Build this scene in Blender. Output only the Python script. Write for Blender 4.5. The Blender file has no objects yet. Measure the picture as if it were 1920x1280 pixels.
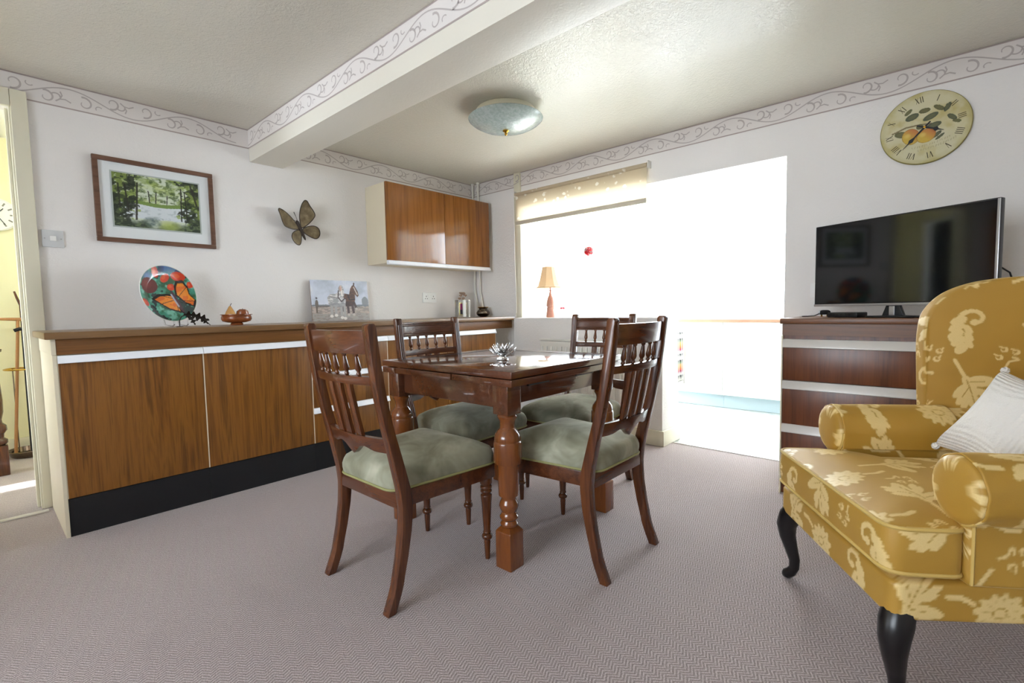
import bpy, bmesh, math, random
import numpy as np
from mathutils import Matrix, Vector
random.seed(4); RNG = np.random.default_rng(7)
SC = bpy.context.scene; COL = SC.collection
PI = math.pi

# ------------------------------------------------------------------ camera
yaw, pitch, roll = math.radians(41.762), math.radians(3.7475), math.radians(-1.0889)
F = Vector((math.cos(yaw)*math.cos(pitch), math.sin(yaw)*math.cos(pitch), -math.sin(pitch)))
R = Vector((math.sin(yaw), -math.cos(yaw), 0)); U = R.cross(F)
R2 = R*math.cos(roll)+U*math.sin(roll); U2 = U*math.cos(roll)-R*math.sin(roll)
cd = bpy.data.cameras.new('camera'); cd.sensor_width = 36; cd.lens = 903.38/1920*36; cd.clip_start = .02
cam = bpy.data.objects.new('camera', cd); COL.objects.link(cam)
mw = Matrix.Identity(4)
for i in range(3):
    mw[i][0], mw[i][1], mw[i][2] = R2[i], U2[i], -F[i]
mw[0][3], mw[1][3], mw[2][3] = -3.4975, -3.6323, 1.03
cam.matrix_world = mw; SC.camera = cam

# ------------------------------------------------------------------ sky, exposure
w = bpy.data.worlds.new('overcast_sky'); SC.world = w; w.use_nodes = True
bg = w.node_tree.nodes['Background']; bg.inputs[0].default_value = (.82, .91, 1, 1); bg.inputs[1].default_value = 6.0
SC.view_settings.view_transform = 'Standard'; SC.view_settings.look = 'None'
SC.view_settings.gamma = 1; SC.view_settings.use_curve_mapping = False
SC.view_settings.exposure = 1.5
SC.cycles.max_bounces = 12; SC.cycles.diffuse_bounces = 7; SC.cycles.glossy_bounces = 5
SC.cycles.transparent_max_bounces = 12
SC.cycles.use_denoising = True
def portal(name, loc, direction, sx, sy):
    l = bpy.data.lights.new(name, 'AREA'); l.shape = 'RECTANGLE'; l.size = sx; l.size_y = sy
    l.cycles.is_portal = True
    o = bpy.data.objects.new(name, l); COL.objects.link(o); o.location = loc
    o.rotation_euler = Vector(direction).to_track_quat('-Z', 'Y').to_euler()
    return o
portal('daylight_kitchen_window', (2.12, -.935, 1.625), (-1, 0, 0), 3.37, 1.25)
portal('daylight_added_back_door', (2.12, -2.925, 1.15), (-1, 0, 0), .49, 2.19)
portal('daylight_added_rooflight', (1.2, -.4, 2.42), (0, 0, -1), 1.3, 2.0)
portal('daylight_added_garden_window', (-5.62, -2.45, 1.4), (1, 0, 0), 1.9, 1.3)
portal('daylight_patio_window', (-4.95, .06, 1.15), (0, -1, 0), .9, 1.9)
portal('daylight_added_hall_door', (-4.39, .6, 1.2), (1, 0, 0), .6, 1.9)

sl = bpy.data.lights.new('sun', 'SUN'); sl.energy = 50; sl.angle = math.radians(4); sl.color = (.97, .985, 1)
so_ = bpy.data.objects.new('sun', sl); COL.objects.link(so_); so_.location = (2, 3, 6)
so_.rotation_euler = Vector((-.06, .2, -.97)).to_track_quat('-Z', 'Y').to_euler()

# ------------------------------------------------------------------ colour + material helpers
def lin(c):
    c = np.asarray(c, float)/255.
    return np.where(c <= .04045, c/12.92, ((c+.055)/1.055)**2.4)
def L4(r, g, b):
    v = lin((r, g, b)); return (float(v[0]), float(v[1]), float(v[2]), 1)
class NT:
    def __init__(s, name):
        s.m = bpy.data.materials.new(name); s.m.use_nodes = True
        s.t = s.m.node_tree; s.b = s.t.nodes['Principled BSDF']; s.out = s.t.nodes['Material Output']
    def n(s, typ, **k):
        o = s.t.nodes.new(typ)
        for a, v in k.items(): setattr(o, a, v)
        return o
    def l(s, a, b): s.t.links.new(a, b)
    def obj(s): return s.n('ShaderNodeTexCoord').outputs['Object']
    def mapn(s, vec, sc=(1, 1, 1), loc=(0, 0, 0), rot=(0, 0, 0)):
        m = s.n('ShaderNodeMapping'); s.l(vec, m.inputs[0])
        m.inputs['Scale'].default_value = sc; m.inputs['Location'].default_value = loc; m.inputs['Rotation'].default_value = rot
        return m.outputs[0]
    def noise(s, vec, scale, detail=3, rough=.5, dist=0):
        k = s.n('ShaderNodeTexNoise'); s.l(vec, k.inputs['Vector'])
        k.inputs['Scale'].default_value = scale; k.inputs['Detail'].default_value = detail
        k.inputs['Roughness'].default_value = rough; k.inputs['Distortion'].default_value = dist
        return k.outputs['Fac']
    def ramp(s, fac, stops):
        r = s.n('ShaderNodeValToRGB'); s.l(fac, r.inputs[0]); e = r.color_ramp.elements
        while len(e) < len(stops): e.new(.5)
        for i, (p, c) in enumerate(stops): e[i].position = p; e[i].color = c
        return r.outputs[0]
    def math(s, op, a, b=None, c=None):
        m = s.n('ShaderNodeMath', operation=op)
        for i, v in enumerate((a, b, c)):
            if v is None: continue
            if isinstance(v, (int, float)): m.inputs[i].default_value = v
            else: s.l(v, m.inputs[i])
        return m.outputs[0]
    def mix(s, fac, a, b, mode='MIX'):
        m = s.n('ShaderNodeMix', data_type='RGBA', blend_type=mode)
        for i, v in ((0, fac), (6, a), (7, b)):
            if isinstance(v, (int, float)): m.inputs[i].default_value = v
            elif isinstance(v, tuple): m.inputs[i].default_value = v
            else: s.l(v, m.inputs[i])
        return m.outputs[2]
    def bump(s, h, strength=.3, dist=.01):
        b = s.n('ShaderNodeBump'); b.inputs['Strength'].default_value = strength; b.inputs['Distance'].default_value = dist
        s.l(h, b.inputs['Height']); s.l(b.outputs[0], s.b.inputs['Normal'])
    def base(s, v):
        if isinstance(v, tuple): s.b.inputs['Base Color'].default_value = v
        else: s.l(v, s.b.inputs['Base Color'])
    def set(s, **k):
        for a, v in k.items(): s.b.inputs[a.replace('_', ' ')].default_value = v
def plain(name, c, rough=.5, metal=0, bump=0, bscale=200, var=0, **k):
    t = NT(name); t.set(Roughness=rough, Metallic=metal, **k)
    if var:
        v = t.noise(t.obj(), 9, 3)
        d = tuple(x*(1-var) for x in c[:3])+(1,)
        t.base(t.ramp(v, [(.3, d), (.7, c)]))
    else: t.base(c)
    if bump: t.bump(t.noise(t.obj(), bscale, 3), bump, .004)
    return t.m
def wood(name, stops, axis='Z', scale=14, rough=.35, stretch=.07, rnd=True, coat=0, fig=1.0):
    t = NT(name); v = t.obj()
    if rnd:
        oi = t.n('ShaderNodeObjectInfo'); a = t.n('ShaderNodeVectorMath', operation='ADD'); s2 = t.n('ShaderNodeVectorMath', operation='SCALE')
        cx = t.n('ShaderNodeCombineXYZ')
        for i in range(3): t.l(oi.outputs['Random'], cx.inputs[i])
        t.l(cx.outputs[0], s2.inputs[0]); s2.inputs['Scale'].default_value = 17.3
        t.l(v, a.inputs[0]); t.l(s2.outputs[0], a.inputs[1]); v = a.outputs[0]
    sc = {'X': (stretch, 1, 1), 'Y': (1, stretch, 1), 'Z': (1, 1, stretch)}[axis]
    mv = t.mapn(v, sc)
    big = t.noise(mv, scale, 4, .55, .8*fig)
    sc2 = tuple(x*.6 if x == stretch else x for x in sc)
    fine = t.noise(t.mapn(v, sc2), scale*9, 3, .6)
    f = t.math('ADD', t.math('MULTIPLY', big, .72), t.math('MULTIPLY', fine, .28))
    t.base(t.ramp(f, stops)); t.set(Roughness=rough, Coat_Weight=coat, Coat_Roughness=.06)
    t.bump(fine, .08, .002)
    return t.m
M_ = {}
def wallmat(name, c, c2=None, rough=.75, bump=.35):
    t = NT(name); v = t.obj()
    n1 = t.noise(v, 38, 4, .6, 1.2); n2 = t.noise(v, 120, 2)
    h = t.math('ADD', t.math('MULTIPLY', n1, .8), t.math('MULTIPLY', n2, .25))
    big = t.noise(v, 1.2, 2)
    t.base(t.ramp(big, [(.3, c), (.7, c2 or c)])); t.set(Roughness=rough); t.bump(h, bump, .006)
    return t.m
M_['wall'] = wallmat('textured_wall_paint', L4(238, 235, 233), L4(232, 228, 225), bump=.5)
M_['kitchen_wall'] = wallmat('kitchen_paint', L4(244, 244, 240))
M_['hall_wall'] = wallmat('hall_cream_paint', L4(238, 234, 196), bump=.15)
t = NT('artex_ceiling'); v = t.obj(); t.base(L4(220, 216, 203)); t.set(Roughness=.22, Specular_IOR_Level=.5)
t.bump(t.math('ADD', t.noise(v, 55, 3, .6, 1), t.math('MULTIPLY', t.noise(v, 150, 2), .4)), .5, .005); M_['ceiling'] = t.m
M_['beam'] = wallmat('beam_paint', L4(226, 221, 208), rough=.45, bump=.2)
M_['border'] = plain('border_paper', L4(226, 220, 216), .7)
M_['border_print'] = plain('border_print', L4(188, 179, 176), .7)
M_['border_line'] = plain('border_line', L4(172, 158, 154), .7)
M_['cream'] = plain('cream_gloss_paint', L4(226, 221, 200), .35)
M_['cream_panel'] = plain('cream_melamine', L4(222, 211, 186), .4)
M_['white'] = plain('white_plastic', L4(238, 238, 236), .35)
M_['white_metal'] = plain('white_enamel', L4(232, 230, 222), .3)
M_['alu'] = plain('white_aluminium_strip', L4(243, 245, 250), .3, 0)
M_['alu2'] = plain('brushed_aluminium_strip', L4(214, 210, 206), .32, .2)
M_['black'] = plain('black_plinth', L4(9, 10, 15), .5)
M_['blackp'] = plain('black_plastic', L4(16, 16, 18), .35)
M_['teak'] = wood('teak_laminate', [(.28, L4(66, 38, 12)), (.42, L4(118, 72, 24)), (.52, L4(136, 88, 32)), (.62, L4(98, 58, 18)), (.76, L4(126, 80, 28))], 'Z', 15, .33, .05, fig=2.2)
M_['teak_h'] = wood('teak_laminate_cross', [(.28, L4(84, 50, 22)), (.5, L4(124, 80, 36)), (.75, L4(96, 60, 26))], 'X', 26, .38, .04)
M_['teak_y'] = wood('teak_dark_cross', [(.28, L4(74, 44, 22)), (.5, L4(117, 72, 38)), (.75, L4(88, 54, 28))], 'Y', 26, .38, .04)
M_['teak_gloss'] = wood('teak_gloss_laminate', [(.28, L4(84, 48, 18)), (.45, L4(126, 76, 28)), (.58, L4(142, 90, 36)), (.75, L4(106, 62, 22))], 'Z', 24, .12, .04)
M_['teak_red'] = wood('teak_red_laminate', [(.28, L4(58, 28, 14)), (.45, L4(98, 52, 27)), (.58, L4(116, 64, 32)), (.75, L4(80, 42, 20))], 'Z', 22, .33, .05)
M_['top'] = wood('worktop_laminate', [(.25, L4(92, 66, 40)), (.5, L4(126, 94, 60)), (.75, L4(104, 76, 48))], 'X', 26, .3, .04)
M_['mahog'] = wood('mahogany', [(.25, L4(44, 20, 10)), (.45, L4(80, 41, 19)), (.6, L4(104, 57, 25)), (.8, L4(64, 32, 14))], 'Z', 22, .27, .08, coat=.3)
M_['mahog_h'] = wood('mahogany_cross', [(.25, L4(46, 22, 12)), (.45, L4(80, 42, 22)), (.6, L4(98, 54, 28)), (.8, L4(64, 33, 17))], 'Y', 22, .27, .08, coat=.3)
M_['oak'] = wood('dark_oak_top', [(.25, L4(62, 32, 20)), (.5, L4(96, 56, 36)), (.75, L4(76, 42, 27))], 'X', 30, .12, .05, coat=.8)
M_['oak_leg'] = wood('amber_oak', [(.25, L4(66, 32, 13)), (.5, L4(124, 68, 27)), (.75, L4(92, 48, 19))], 'Z', 18, .22, .12, coat=.5)
M_['dark_leg'] = plain('ebonised_wood', L4(20, 17, 18), .3)
M_['bowlwood'] = wood('turned_bowl_wood', [(.3, L4(92, 44, 20)), (.6, L4(150, 82, 42))], 'X', 20, .25, .3)
M_['fruitwood'] = wood('pale_fruit_wood', [(.3, L4(176, 122, 64)), (.6, L4(206, 156, 92))], 'Z', 20, .35, .3)
t = NT('green_velvet'); v = t.obj(); n1 = t.noise(v, 7, 3, .6, .5)
t.base(t.ramp(n1, [(.3, L4(112, 111, 90)), (.55, L4(152, 151, 130)), (.75, L4(184, 182, 162))])); t.set(Roughness=.85, Sheen_Weight=.5, Sheen_Roughness=.4)
t.b.inputs['Sheen Tint'].default_value = L4(222, 222, 208); t.bump(t.noise(v, 500, 2), .15, .002); M_['velvet'] = t.m
M_['piping'] = plain('lime_piping', L4(150, 147, 96), .7)
# carpet: broken herringbone loops
t = NT('herringbone_carpet'); v = t.mapn(t.obj(), (1, 1, 1), rot=(0, 0, .28)); sx = t.n('ShaderNodeSeparateXYZ'); t.l(v, sx.inputs[0])
wob = t.noise(v, 45, 2)
xx = t.math('ADD', sx.outputs[0], t.math('MULTIPLY', wob, .006)); yy = sx.outputs[1]
tri = t.math('PINGPONG', t.math('MULTIPLY', xx, 1/.022), 1.0)
st = t.math('SINE', t.math('MULTIPLY', t.math('ADD', t.math('MULTIPLY', yy, 1/.012), t.math('MULTIPLY', tri, 1.5)), 2*PI))
br = t.noise(v, 260, 2, .7); big = t.noise(v, 1.6, 3)
h = t.math('ADD', t.math('MULTIPLY', t.math('MULTIPLY', st, t.noise(v, 90, 2)), .32), t.math('ADD', .0, t.math('MULTIPLY', br, 1.0)))
c1 = t.ramp(h, [(.1, L4(92, 80, 80)), (.48, L4(160, 146, 145)), (.82, L4(222, 211, 210))])
t.base(t.mix(t.math('MULTIPLY', big, .35), c1, L4(150, 134, 132))); t.set(Roughness=.95, Sheen_Weight=.2)
t.bump(h, .5, .006); M_['carpet'] = t.m
t = NT('kitchen_vinyl'); v = t.obj(); t.base(t.ramp(t.noise(v, 5, 4, .6, 1), [(.3, L4(136, 150, 156)), (.55, L4(174, 178, 174)), (.8, L4(160, 152, 134))])); t.set(Roughness=.25); M_['vinyl'] = t.m
# glass that lets daylight straight through
t = NT('window_glass'); tr = t.n('ShaderNodeBsdfTransparent'); gl = t.n('ShaderNodeBsdfGlossy'); gl.inputs['Roughness'].default_value = .02
fr = t.n('ShaderNodeFresnel'); fr.inputs[0].default_value = 1.45; mx = t.n('ShaderNodeMixShader')
t.l(fr.outputs[0], mx.inputs[0]); t.l(tr.outputs[0], mx.inputs[1]); t.l(gl.outputs[0], mx.inputs[2]); t.l(mx.outputs[0], t.out.inputs[0]); M_['pane'] = t.m
t = NT('crystal'); t.base((1, 1, 1, 1)); t.set(Roughness=.02, Transmission_Weight=1.0, IOR=1.5); M_['crystal'] = t.m
# translucent fabrics
def cloth(name, c, trans, pat=None):
    t = NT(name); tl = t.n('ShaderNodeBsdfTranslucent'); df = t.n('ShaderNodeBsdfDiffuse'); m = t.n('ShaderNodeMixShader'); m.inputs[0].default_value = trans
    if pat:
        v = t.obj(); vo = t.n('ShaderNodeTexVoronoi'); vo.inputs['Scale'].default_value = 14; t.l(t.mapn(v, (1, 1, 1.3)), vo.inputs['Vector'])
        nn = t.noise(v, 30, 2)
        k = t.math('ADD', vo.outputs['Distance'], t.math('MULTIPLY', nn, .5))
        col = t.ramp(k, [(.42, pat), (.52, c)])
        t.l(col, tl.inputs[0]); t.l(col, df.inputs[0])
    else: tl.inputs[0].default_value = c; df.inputs[0].default_value = c
    t.l(df.outputs[0], m.inputs[1]); t.l(tl.outputs[0], m.inputs[2]); t.l(m.outputs[0], t.out.inputs[0]); return t.m
M_['blind'] = cloth('floral_blind_cloth', L4(216, 202, 176), .34, L4(250, 246, 236))
M_['shade'] = cloth('lamp_shade_cloth', L4(226, 208, 180), .45)
M_['curtain'] = cloth('tan_curtain_cloth', L4(190, 140, 96), .35)
M_['brass'] = plain('brass', L4(212, 168, 70), .25, 1)
M_['bronze'] = plain('dark_bronze', L4(116, 102, 90), .14, 1)
M_['leafmetal'] = plain('dark_leaf_metal', L4(44, 36, 30), .45, .5)
M_['screen'] = plain('tv_screen_glass', L4(9, 11, 14), .06, 0, Specular_IOR_Level=.6)
M_['silver'] = plain('silver_trim', L4(176, 176, 178), .3, .8)
t = NT('knitted_white'); v = t.obj(); ww = t.n('ShaderNodeTexWave'); ww.inputs['Scale'].default_value = 42; ww.inputs['Distortion'].default_value = 1.5; ww.inputs['Detail Scale'].default_value = 3
t.l(v, ww.inputs['Vector']); t.base(L4(232, 229, 224)); t.set(Roughness=.9, Sheen_Weight=.3); t.bump(t.math('ADD', ww.outputs['Fac'], t.noise(v, 160, 2)), .45, .006); M_['knit'] = t.m
def vcol(name, rough=.5, coat=0, spec=.5):
    t = NT(name); a = t.n('ShaderNodeAttribute', attribute_name='Col'); t.base(a.outputs['Color']); t.set(Roughness=rough, Coat_Weight=coat, Specular_IOR_Level=spec); return t.m
M_['print_glass'] = vcol('print_behind_glass', .45, .25); M_['print_card'] = vcol('printed_card', .4)
M_['plate_print'] = vcol('printed_glazed_plate', .18, .6); M_['clock_print'] = vcol('printed_clock_face', .55)
t = NT('gold_damask'); a = t.n('ShaderNodeAttribute', attribute_name='Col'); sp = t.n('ShaderNodeSeparateColor'); t.l(a.outputs['Color'], sp.inputs[0]); v = t.obj()
fac = sp.outputs[0]; we = t.noise(v, 420, 2)
g = t.mix(t.noise(v, 6, 2), L4(168, 126, 42), L4(188, 146, 60)); p = t.mix(we, L4(222, 192, 126), L4(234, 208, 146))
t.base(t.mix(fac, g, p)); t.l(t.math('SUBTRACT', .55, t.math('MULTIPLY', fac, .2)), t.b.inputs['Roughness'])
t.set(Sheen_Weight=.35, Sheen_Roughness=.35); t.b.inputs['Sheen Tint'].default_value = L4(250, 226, 160)
t.bump(t.math('ADD', t.math('MULTIPLY', we, .4), t.math('MULTIPLY', fac, .5)), .25, .003); M_['damask'] = t.m
M_['gold_piping'] = plain('gold_piping', L4(204, 172, 96), .6)

# ------------------------------------------------------------------ mesh helpers
class MB:
    def __init__(s): s.v = []; s.f = []; s.m = None; s.tex = []
    def add(s, vs, fs):
        o = len(s.v); s.v.extend(tuple(map(float, p)) for p in vs); s.f.extend(tuple(i+o for i in f) for f in fs); return s
    def box(s, x0, x1, y0, y1, z0, z1):
        return s.add([(x0, y0, z0), (x1, y0, z0), (x1, y1, z0), (x0, y1, z0), (x0, y0, z1), (x1, y0, z1), (x1, y1, z1), (x0, y1, z1)],
                     [(0, 3, 2, 1), (4, 5, 6, 7), (0, 1, 5, 4), (1, 2, 6, 5), (2, 3, 7, 6), (3, 0, 4, 7)])
    def prism(s, pts, fn, a, b):
        """polygon pts (2D) pushed from level a to level b; fn(p, level) -> xyz"""
        n = len(pts)
        return s.add([fn(p, a) for p in pts]+[fn(p, b) for p in pts],
                     [tuple(range(n))[::-1], tuple(range(n, 2*n))]+[(i, (i+1) % n, n+(i+1) % n, n+i) for i in range(n)])
    def lathe(s, prof, seg=24, c=(0, 0, 0), axis='Z', cap=True, phase=0):
        vs = []; fs = []; n = len(prof)
        for (r, z) in prof:
            for k in range(seg):
                a = 2*PI*k/seg+phase; p = (r*math.cos(a), r*math.sin(a), z)
                if axis == 'X': p = (z, p[0], p[1])
                if axis == 'Y': p = (p[0], z, p[1])
                vs.append((c[0]+p[0], c[1]+p[1], c[2]+p[2]))
        for i in range(n-1):
            for k in range(seg): fs.append((i*seg+k, i*seg+(k+1) % seg, (i+1)*seg+(k+1) % seg, (i+1)*seg+k))
        if cap:
            if prof[0][0] > 1e-5: fs.append(tuple(range(seg))[::-1])
            if prof[-1][0] > 1e-5: fs.append(tuple(range((n-1)*seg, n*seg)))
        return s.add(vs, fs)
    def tube(s, path, rad, seg=10, closed=False, sq=1.0):
        P = [Vector(p) for p in path]; n = len(P); rs = rad if hasattr(rad, '__len__') else [rad]*n
        vs = []; fs = []; up = Vector((0, 0, 1)); prev = None
        for i, p in enumerate(P):
            d = (P[(i+1) % n]-P[i-1]) if closed else (P[min(i+1, n-1)]-P[max(i-1, 0)])
            d.normalize()
            if prev is None:
                a = up if abs(d.z) < .9 else Vector((1, 0, 0)); x = d.cross(a).normalized()
            else: x = (prev-d*prev.dot(d)).normalized()
            prev = x; y = d.cross(x)
            for k in range(seg):
                t = 2*PI*k/seg; vs.append(p+(x*math.cos(t)+y*math.sin(t)*sq)*rs[i])
        m = n if closed else n-1
        for i in range(m):
            for k in range(seg):
                j = (i+1) % n; fs.append((i*seg+k, i*seg+(k+1) % seg, j*seg+(k+1) % seg, j*seg+k))
        if not closed: fs += [tuple(range(seg))[::-1], tuple(range((n-1)*seg, n*seg))]
        return s.add(vs, fs)
    def bar(s, y0, y1, n, xf, z0f, z1f, th):
        """bar running along y, bowed by xf(y), height from z0f to z1f, thickness th"""
        vs = []; fs = []
        for i in range(n+1):
            y = y0+(y1-y0)*i/n; u = i/n; za, zb = z0f(u), z1f(u)
            vs += [(xf(u, za)-th/2, y, za), (xf(u, za)+th/2, y, za), (xf(u, zb)+th/2, y, zb), (xf(u, zb)-th/2, y, zb)]
        for i in range(n):
            for k in range(4): fs.append((i*4+k, i*4+(k+1) % 4, i*4+4+(k+1) % 4, i*4+4+k))
        fs += [(3, 2, 1, 0), (n*4, n*4+1, n*4+2, n*4+3)]
        return s.add(vs, fs)
    def ribbon(s, pts, wd, fn):
        """flat printed stroke through 2D pts with widths wd, fn(u, v) -> xyz"""
        P = np.array(pts, float); d = np.gradient(P, axis=0); d /= np.linalg.norm(d, axis=1)[:, None]+1e-9
        nn = np.stack([-d[:, 1], d[:, 0]], 1); wd = np.broadcast_to(np.asarray(wd, float), (len(P),))
        A = P+nn*wd[:, None]/2; B = P-nn*wd[:, None]/2; n = len(P)
        return s.add([fn(*p) for p in A]+[fn(*p) for p in B], [(i, i+1, n+i+1, n+i) for i in range(n-1)])
    def build(s, name, mat, parent=None, bevel=0, smooth=True, ang=38, seg=2, col=None, fix=True):
        me = bpy.data.meshes.new(name)
        bm = bmesh.new(); vs = [bm.verts.new(p) for p in s.v]
        for f in s.f:
            try: bm.faces.new([vs[i] for i in f])
            except ValueError: pass
        if fix: bmesh.ops.recalc_face_normals(bm, faces=bm.faces)
        if bevel:
            ed = [e for e in bm.edges if e.is_manifold and e.calc_face_angle(0) > .45]
            bmesh.ops.bevel(bm, geom=ed, offset=bevel, segments=seg, profile=.6, affect='EDGES', clamp_overlap=True)
        bm.to_mesh(me); bm.free()
        if smooth:
            me.polygons.foreach_set('use_smooth', [True]*len(me.polygons)); me.set_sharp_from_angle(angle=math.radians(ang))
        if col is not None: setcol(me, col)
        me.materials.append(M_[mat] if isinstance(mat, str) else mat)
        o = bpy.data.objects.new(name, me); COL.objects.link(o)
        if parent is not None: o.parent = parent
        return o
def setcol(me, col):
    a = me.color_attributes.new('Col', 'FLOAT_COLOR', 'POINT'); c = np.ones((len(me.vertices), 4), np.float32); c[:, :3] = col; a.data.foreach_set('color', c.ravel())
def tag(o, label=None, cat=None, group=None, kind=None):
    if label: o['label'] = label
    if cat: o['category'] = cat
    if group: o['group'] = group
    if kind: o['kind'] = kind
    return o
def thing(name, label, cat, loc=(0, 0, 0), rz=0, group=None):
    o = bpy.data.objects.new(name, None); COL.objects.link(o); o.empty_display_size = .05
    o.location = loc; o.rotation_euler = (0, 0, rz); return tag(o, label, cat, group)
def struct(name, mb, mat, label, cat=None, bevel=0, **k):
    o = mb.build(name, mat, None, bevel, **k); return tag(o, label, cat or name.split('_')[0], kind='structure')
def copy_tree(o, parent=None):
    c = o.copy(); COL.objects.link(c); c.parent = parent
    for ch in o.children: copy_tree(ch, c)
    return c
def round_poly(pts, r, n=6):
    out = []; N = len(pts)
    for i in range(N):
        p = Vector(pts[i]); a = (Vector(pts[i-1])-p); b = (Vector(pts[(i+1) % N])-p)
        rr = r[i] if hasattr(r, '__len__') else r
        rr = min(rr, a.length*.49, b.length*.49); a.normalize(); b.normalize()
        for k in range(n+1):
            t = k/n; out.append(tuple((p+a*rr)*(1-t)**2+p*2*t*(1-t)+(p+b*rr)*t**2))
    return out
def resample(pts, N):
    P = np.array(list(pts)+[pts[0]], float); d = np.r_[0, np.cumsum(np.linalg.norm(np.diff(P, axis=0), axis=1))]
    s = np.linspace(0, d[-1], N, endpoint=False)
    return np.stack([np.interp(s, d, P[:, k]) for k in range(2)], 1), s
def puff(outline, N, center, rings, fn, sample=None):
    """closed soft body: rings of (scale, height, is_side); fn(a, b, h) -> xyz; returns MB (+ pattern value per vertex)"""
    P, s = resample(outline, N); c = np.array(center, float); mb = MB(); vs = []; tx = []; fs = []
    for (sc, h, side) in rings:
        q = c+(P-c)*sc
        for k in range(N):
            hh = h(q[k][0], q[k][1], sc) if callable(h) else h
            vs.append(fn(q[k][0], q[k][1], hh)); tx.append((s[k], hh) if side else (q[k][0], q[k][1]))
    for i in range(len(rings)-1):
        for k in range(N): fs.append((i*N+k, i*N+(k+1) % N, (i+1)*N+(k+1) % N, (i+1)*N+k))
    n = len(rings); fs += [tuple(range(N))[::-1], tuple(range((n-1)*N, n*N))]
    mb.add(vs, fs); mb.tex = np.array(tx)
    return mb

# ------------------------------------------------------------------ printed patterns drawn as colour grids
def fbm(u, v, sc, oct=4, seed=0):
    g = np.random.default_rng(seed); out = np.zeros_like(u); amp = 1; tot = 0
    for o in range(oct):
        T = g.random((64, 64)); x = u*sc*2**o; y = v*sc*2**o; xi = np.floor(x).astype(int); yi = np.floor(y).astype(int)
        fx = x-xi; fy = y-yi; fx = fx*fx*(3-2*fx); fy = fy*fy*(3-2*fy)
        a = T[xi % 64, yi % 64]; b = T[(xi+1) % 64, yi % 64]; c = T[xi % 64, (yi+1) % 64]; d = T[(xi+1) % 64, (yi+1) % 64]
        out += amp*((a*(1-fx)+b*fx)*(1-fy)+(c*(1-fx)+d*fx)*fy); tot += amp; amp *= .5
    return out/tot
def ell(u, v, cx, cy, a, b, ang=0):
    x = u-cx; y = v-cy; c, s = math.cos(ang), math.sin(ang)
    return ((x*c+y*s)/a)**2+((-x*s+y*c)/b)**2
def seg(u, v, x0, y0, x1, y1):
    dx, dy = x1-x0, y1-y0; t = np.clip(((u-x0)*dx+(v-y0)*dy)/(dx*dx+dy*dy+1e-12), 0, 1)
    return np.hypot(u-x0-t*dx, v-y0-t*dy)
def polyd(u, v, pts): return np.min([seg(u, v, *pts[i], *pts[i+1]) for i in range(len(pts)-1)], axis=0)
def inpoly(u, v, pts):
    r = np.zeros(u.shape, bool); n = len(pts)
    for i in range(n):
        (x0, y0), (x1, y1) = pts[i], pts[(i+1) % n]
        if y0 == y1: continue
        r ^= ((y0 > v) != (y1 > v)) & (u < (x1-x0)*(v-y0)/(y1-y0)+x0)
    return r
def paint(img, mask, c, a=1.0):
    m = (mask.astype(float) if mask.dtype == bool else mask)[..., None]*a
    img[:] = img*(1-m)+np.array(c, float)*m
def print_grid(name, W, H, img, mat, parent, th=0):
    """flat print, centred on x, bottom at z=0, facing -y"""
    ny, nx = img.shape[:2]; xs = np.linspace(-W/2, W/2, nx); zs = np.linspace(0, H, ny)
    X, Z = np.meshgrid(xs, zs); me = bpy.data.meshes.new(name)
    V = np.stack([X, np.zeros_like(X), Z], -1).reshape(-1, 3)
    idx = np.arange(nx*ny).reshape(ny, nx); Fc = np.stack([idx[:-1, :-1], idx[:-1, 1:], idx[1:, 1:], idx[1:, :-1]], -1).reshape(-1, 4)
    me.from_pydata(V.tolist(), [], Fc.tolist()); setcol(me, lin(np.clip(img, 0, 255)).reshape(-1, 3)); me.materials.append(M_[mat])
    o = bpy.data.objects.new(name, me); COL.objects.link(o)
    if parent is not None: o.parent = parent
    return o
def uv(nx, ny):
    return np.meshgrid(np.linspace(0, 1, nx), np.linspace(0, 1, ny))
def disc_mesh(name, rad, rings, segs, colfn, mat, parent, prof):
    """disc facing -y with dished profile prof(r/rad)->y, colour from colfn(u, v) in -1..1"""
    rr = np.linspace(0, 1, rings+1)[1:]; vs = [(0, prof(0), 0)]; u = [0]; vv = [0]
    for r in rr:
        for k in range(segs):
            a = 2*PI*k/segs; vs.append((rad*r*math.cos(a), prof(r), rad*r*math.sin(a))); u.append(r*math.cos(a)); vv.append(r*math.sin(a))
    fs = [(0, 1+k, 1+(k+1) % segs) for k in range(segs)]
    for i in range(rings-1):
        for k in range(segs): fs.append((1+i*segs+k, 1+(i+1)*segs+k, 1+(i+1)*segs+(k+1) % segs, 1+i*segs+(k+1) % segs))
    me = bpy.data.meshes.new(name); me.from_pydata(vs, [], fs); img = colfn(np.array(u)[None], np.array(vv)[None])[0]
    setcol(me, lin(np.clip(img, 0, 255))); me.polygons.foreach_set('use_smooth', [True]*len(fs)); me.materials.append(M_[mat])
    o = bpy.data.objects.new(name, me); COL.objects.link(o); o.parent = parent; return o

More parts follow.
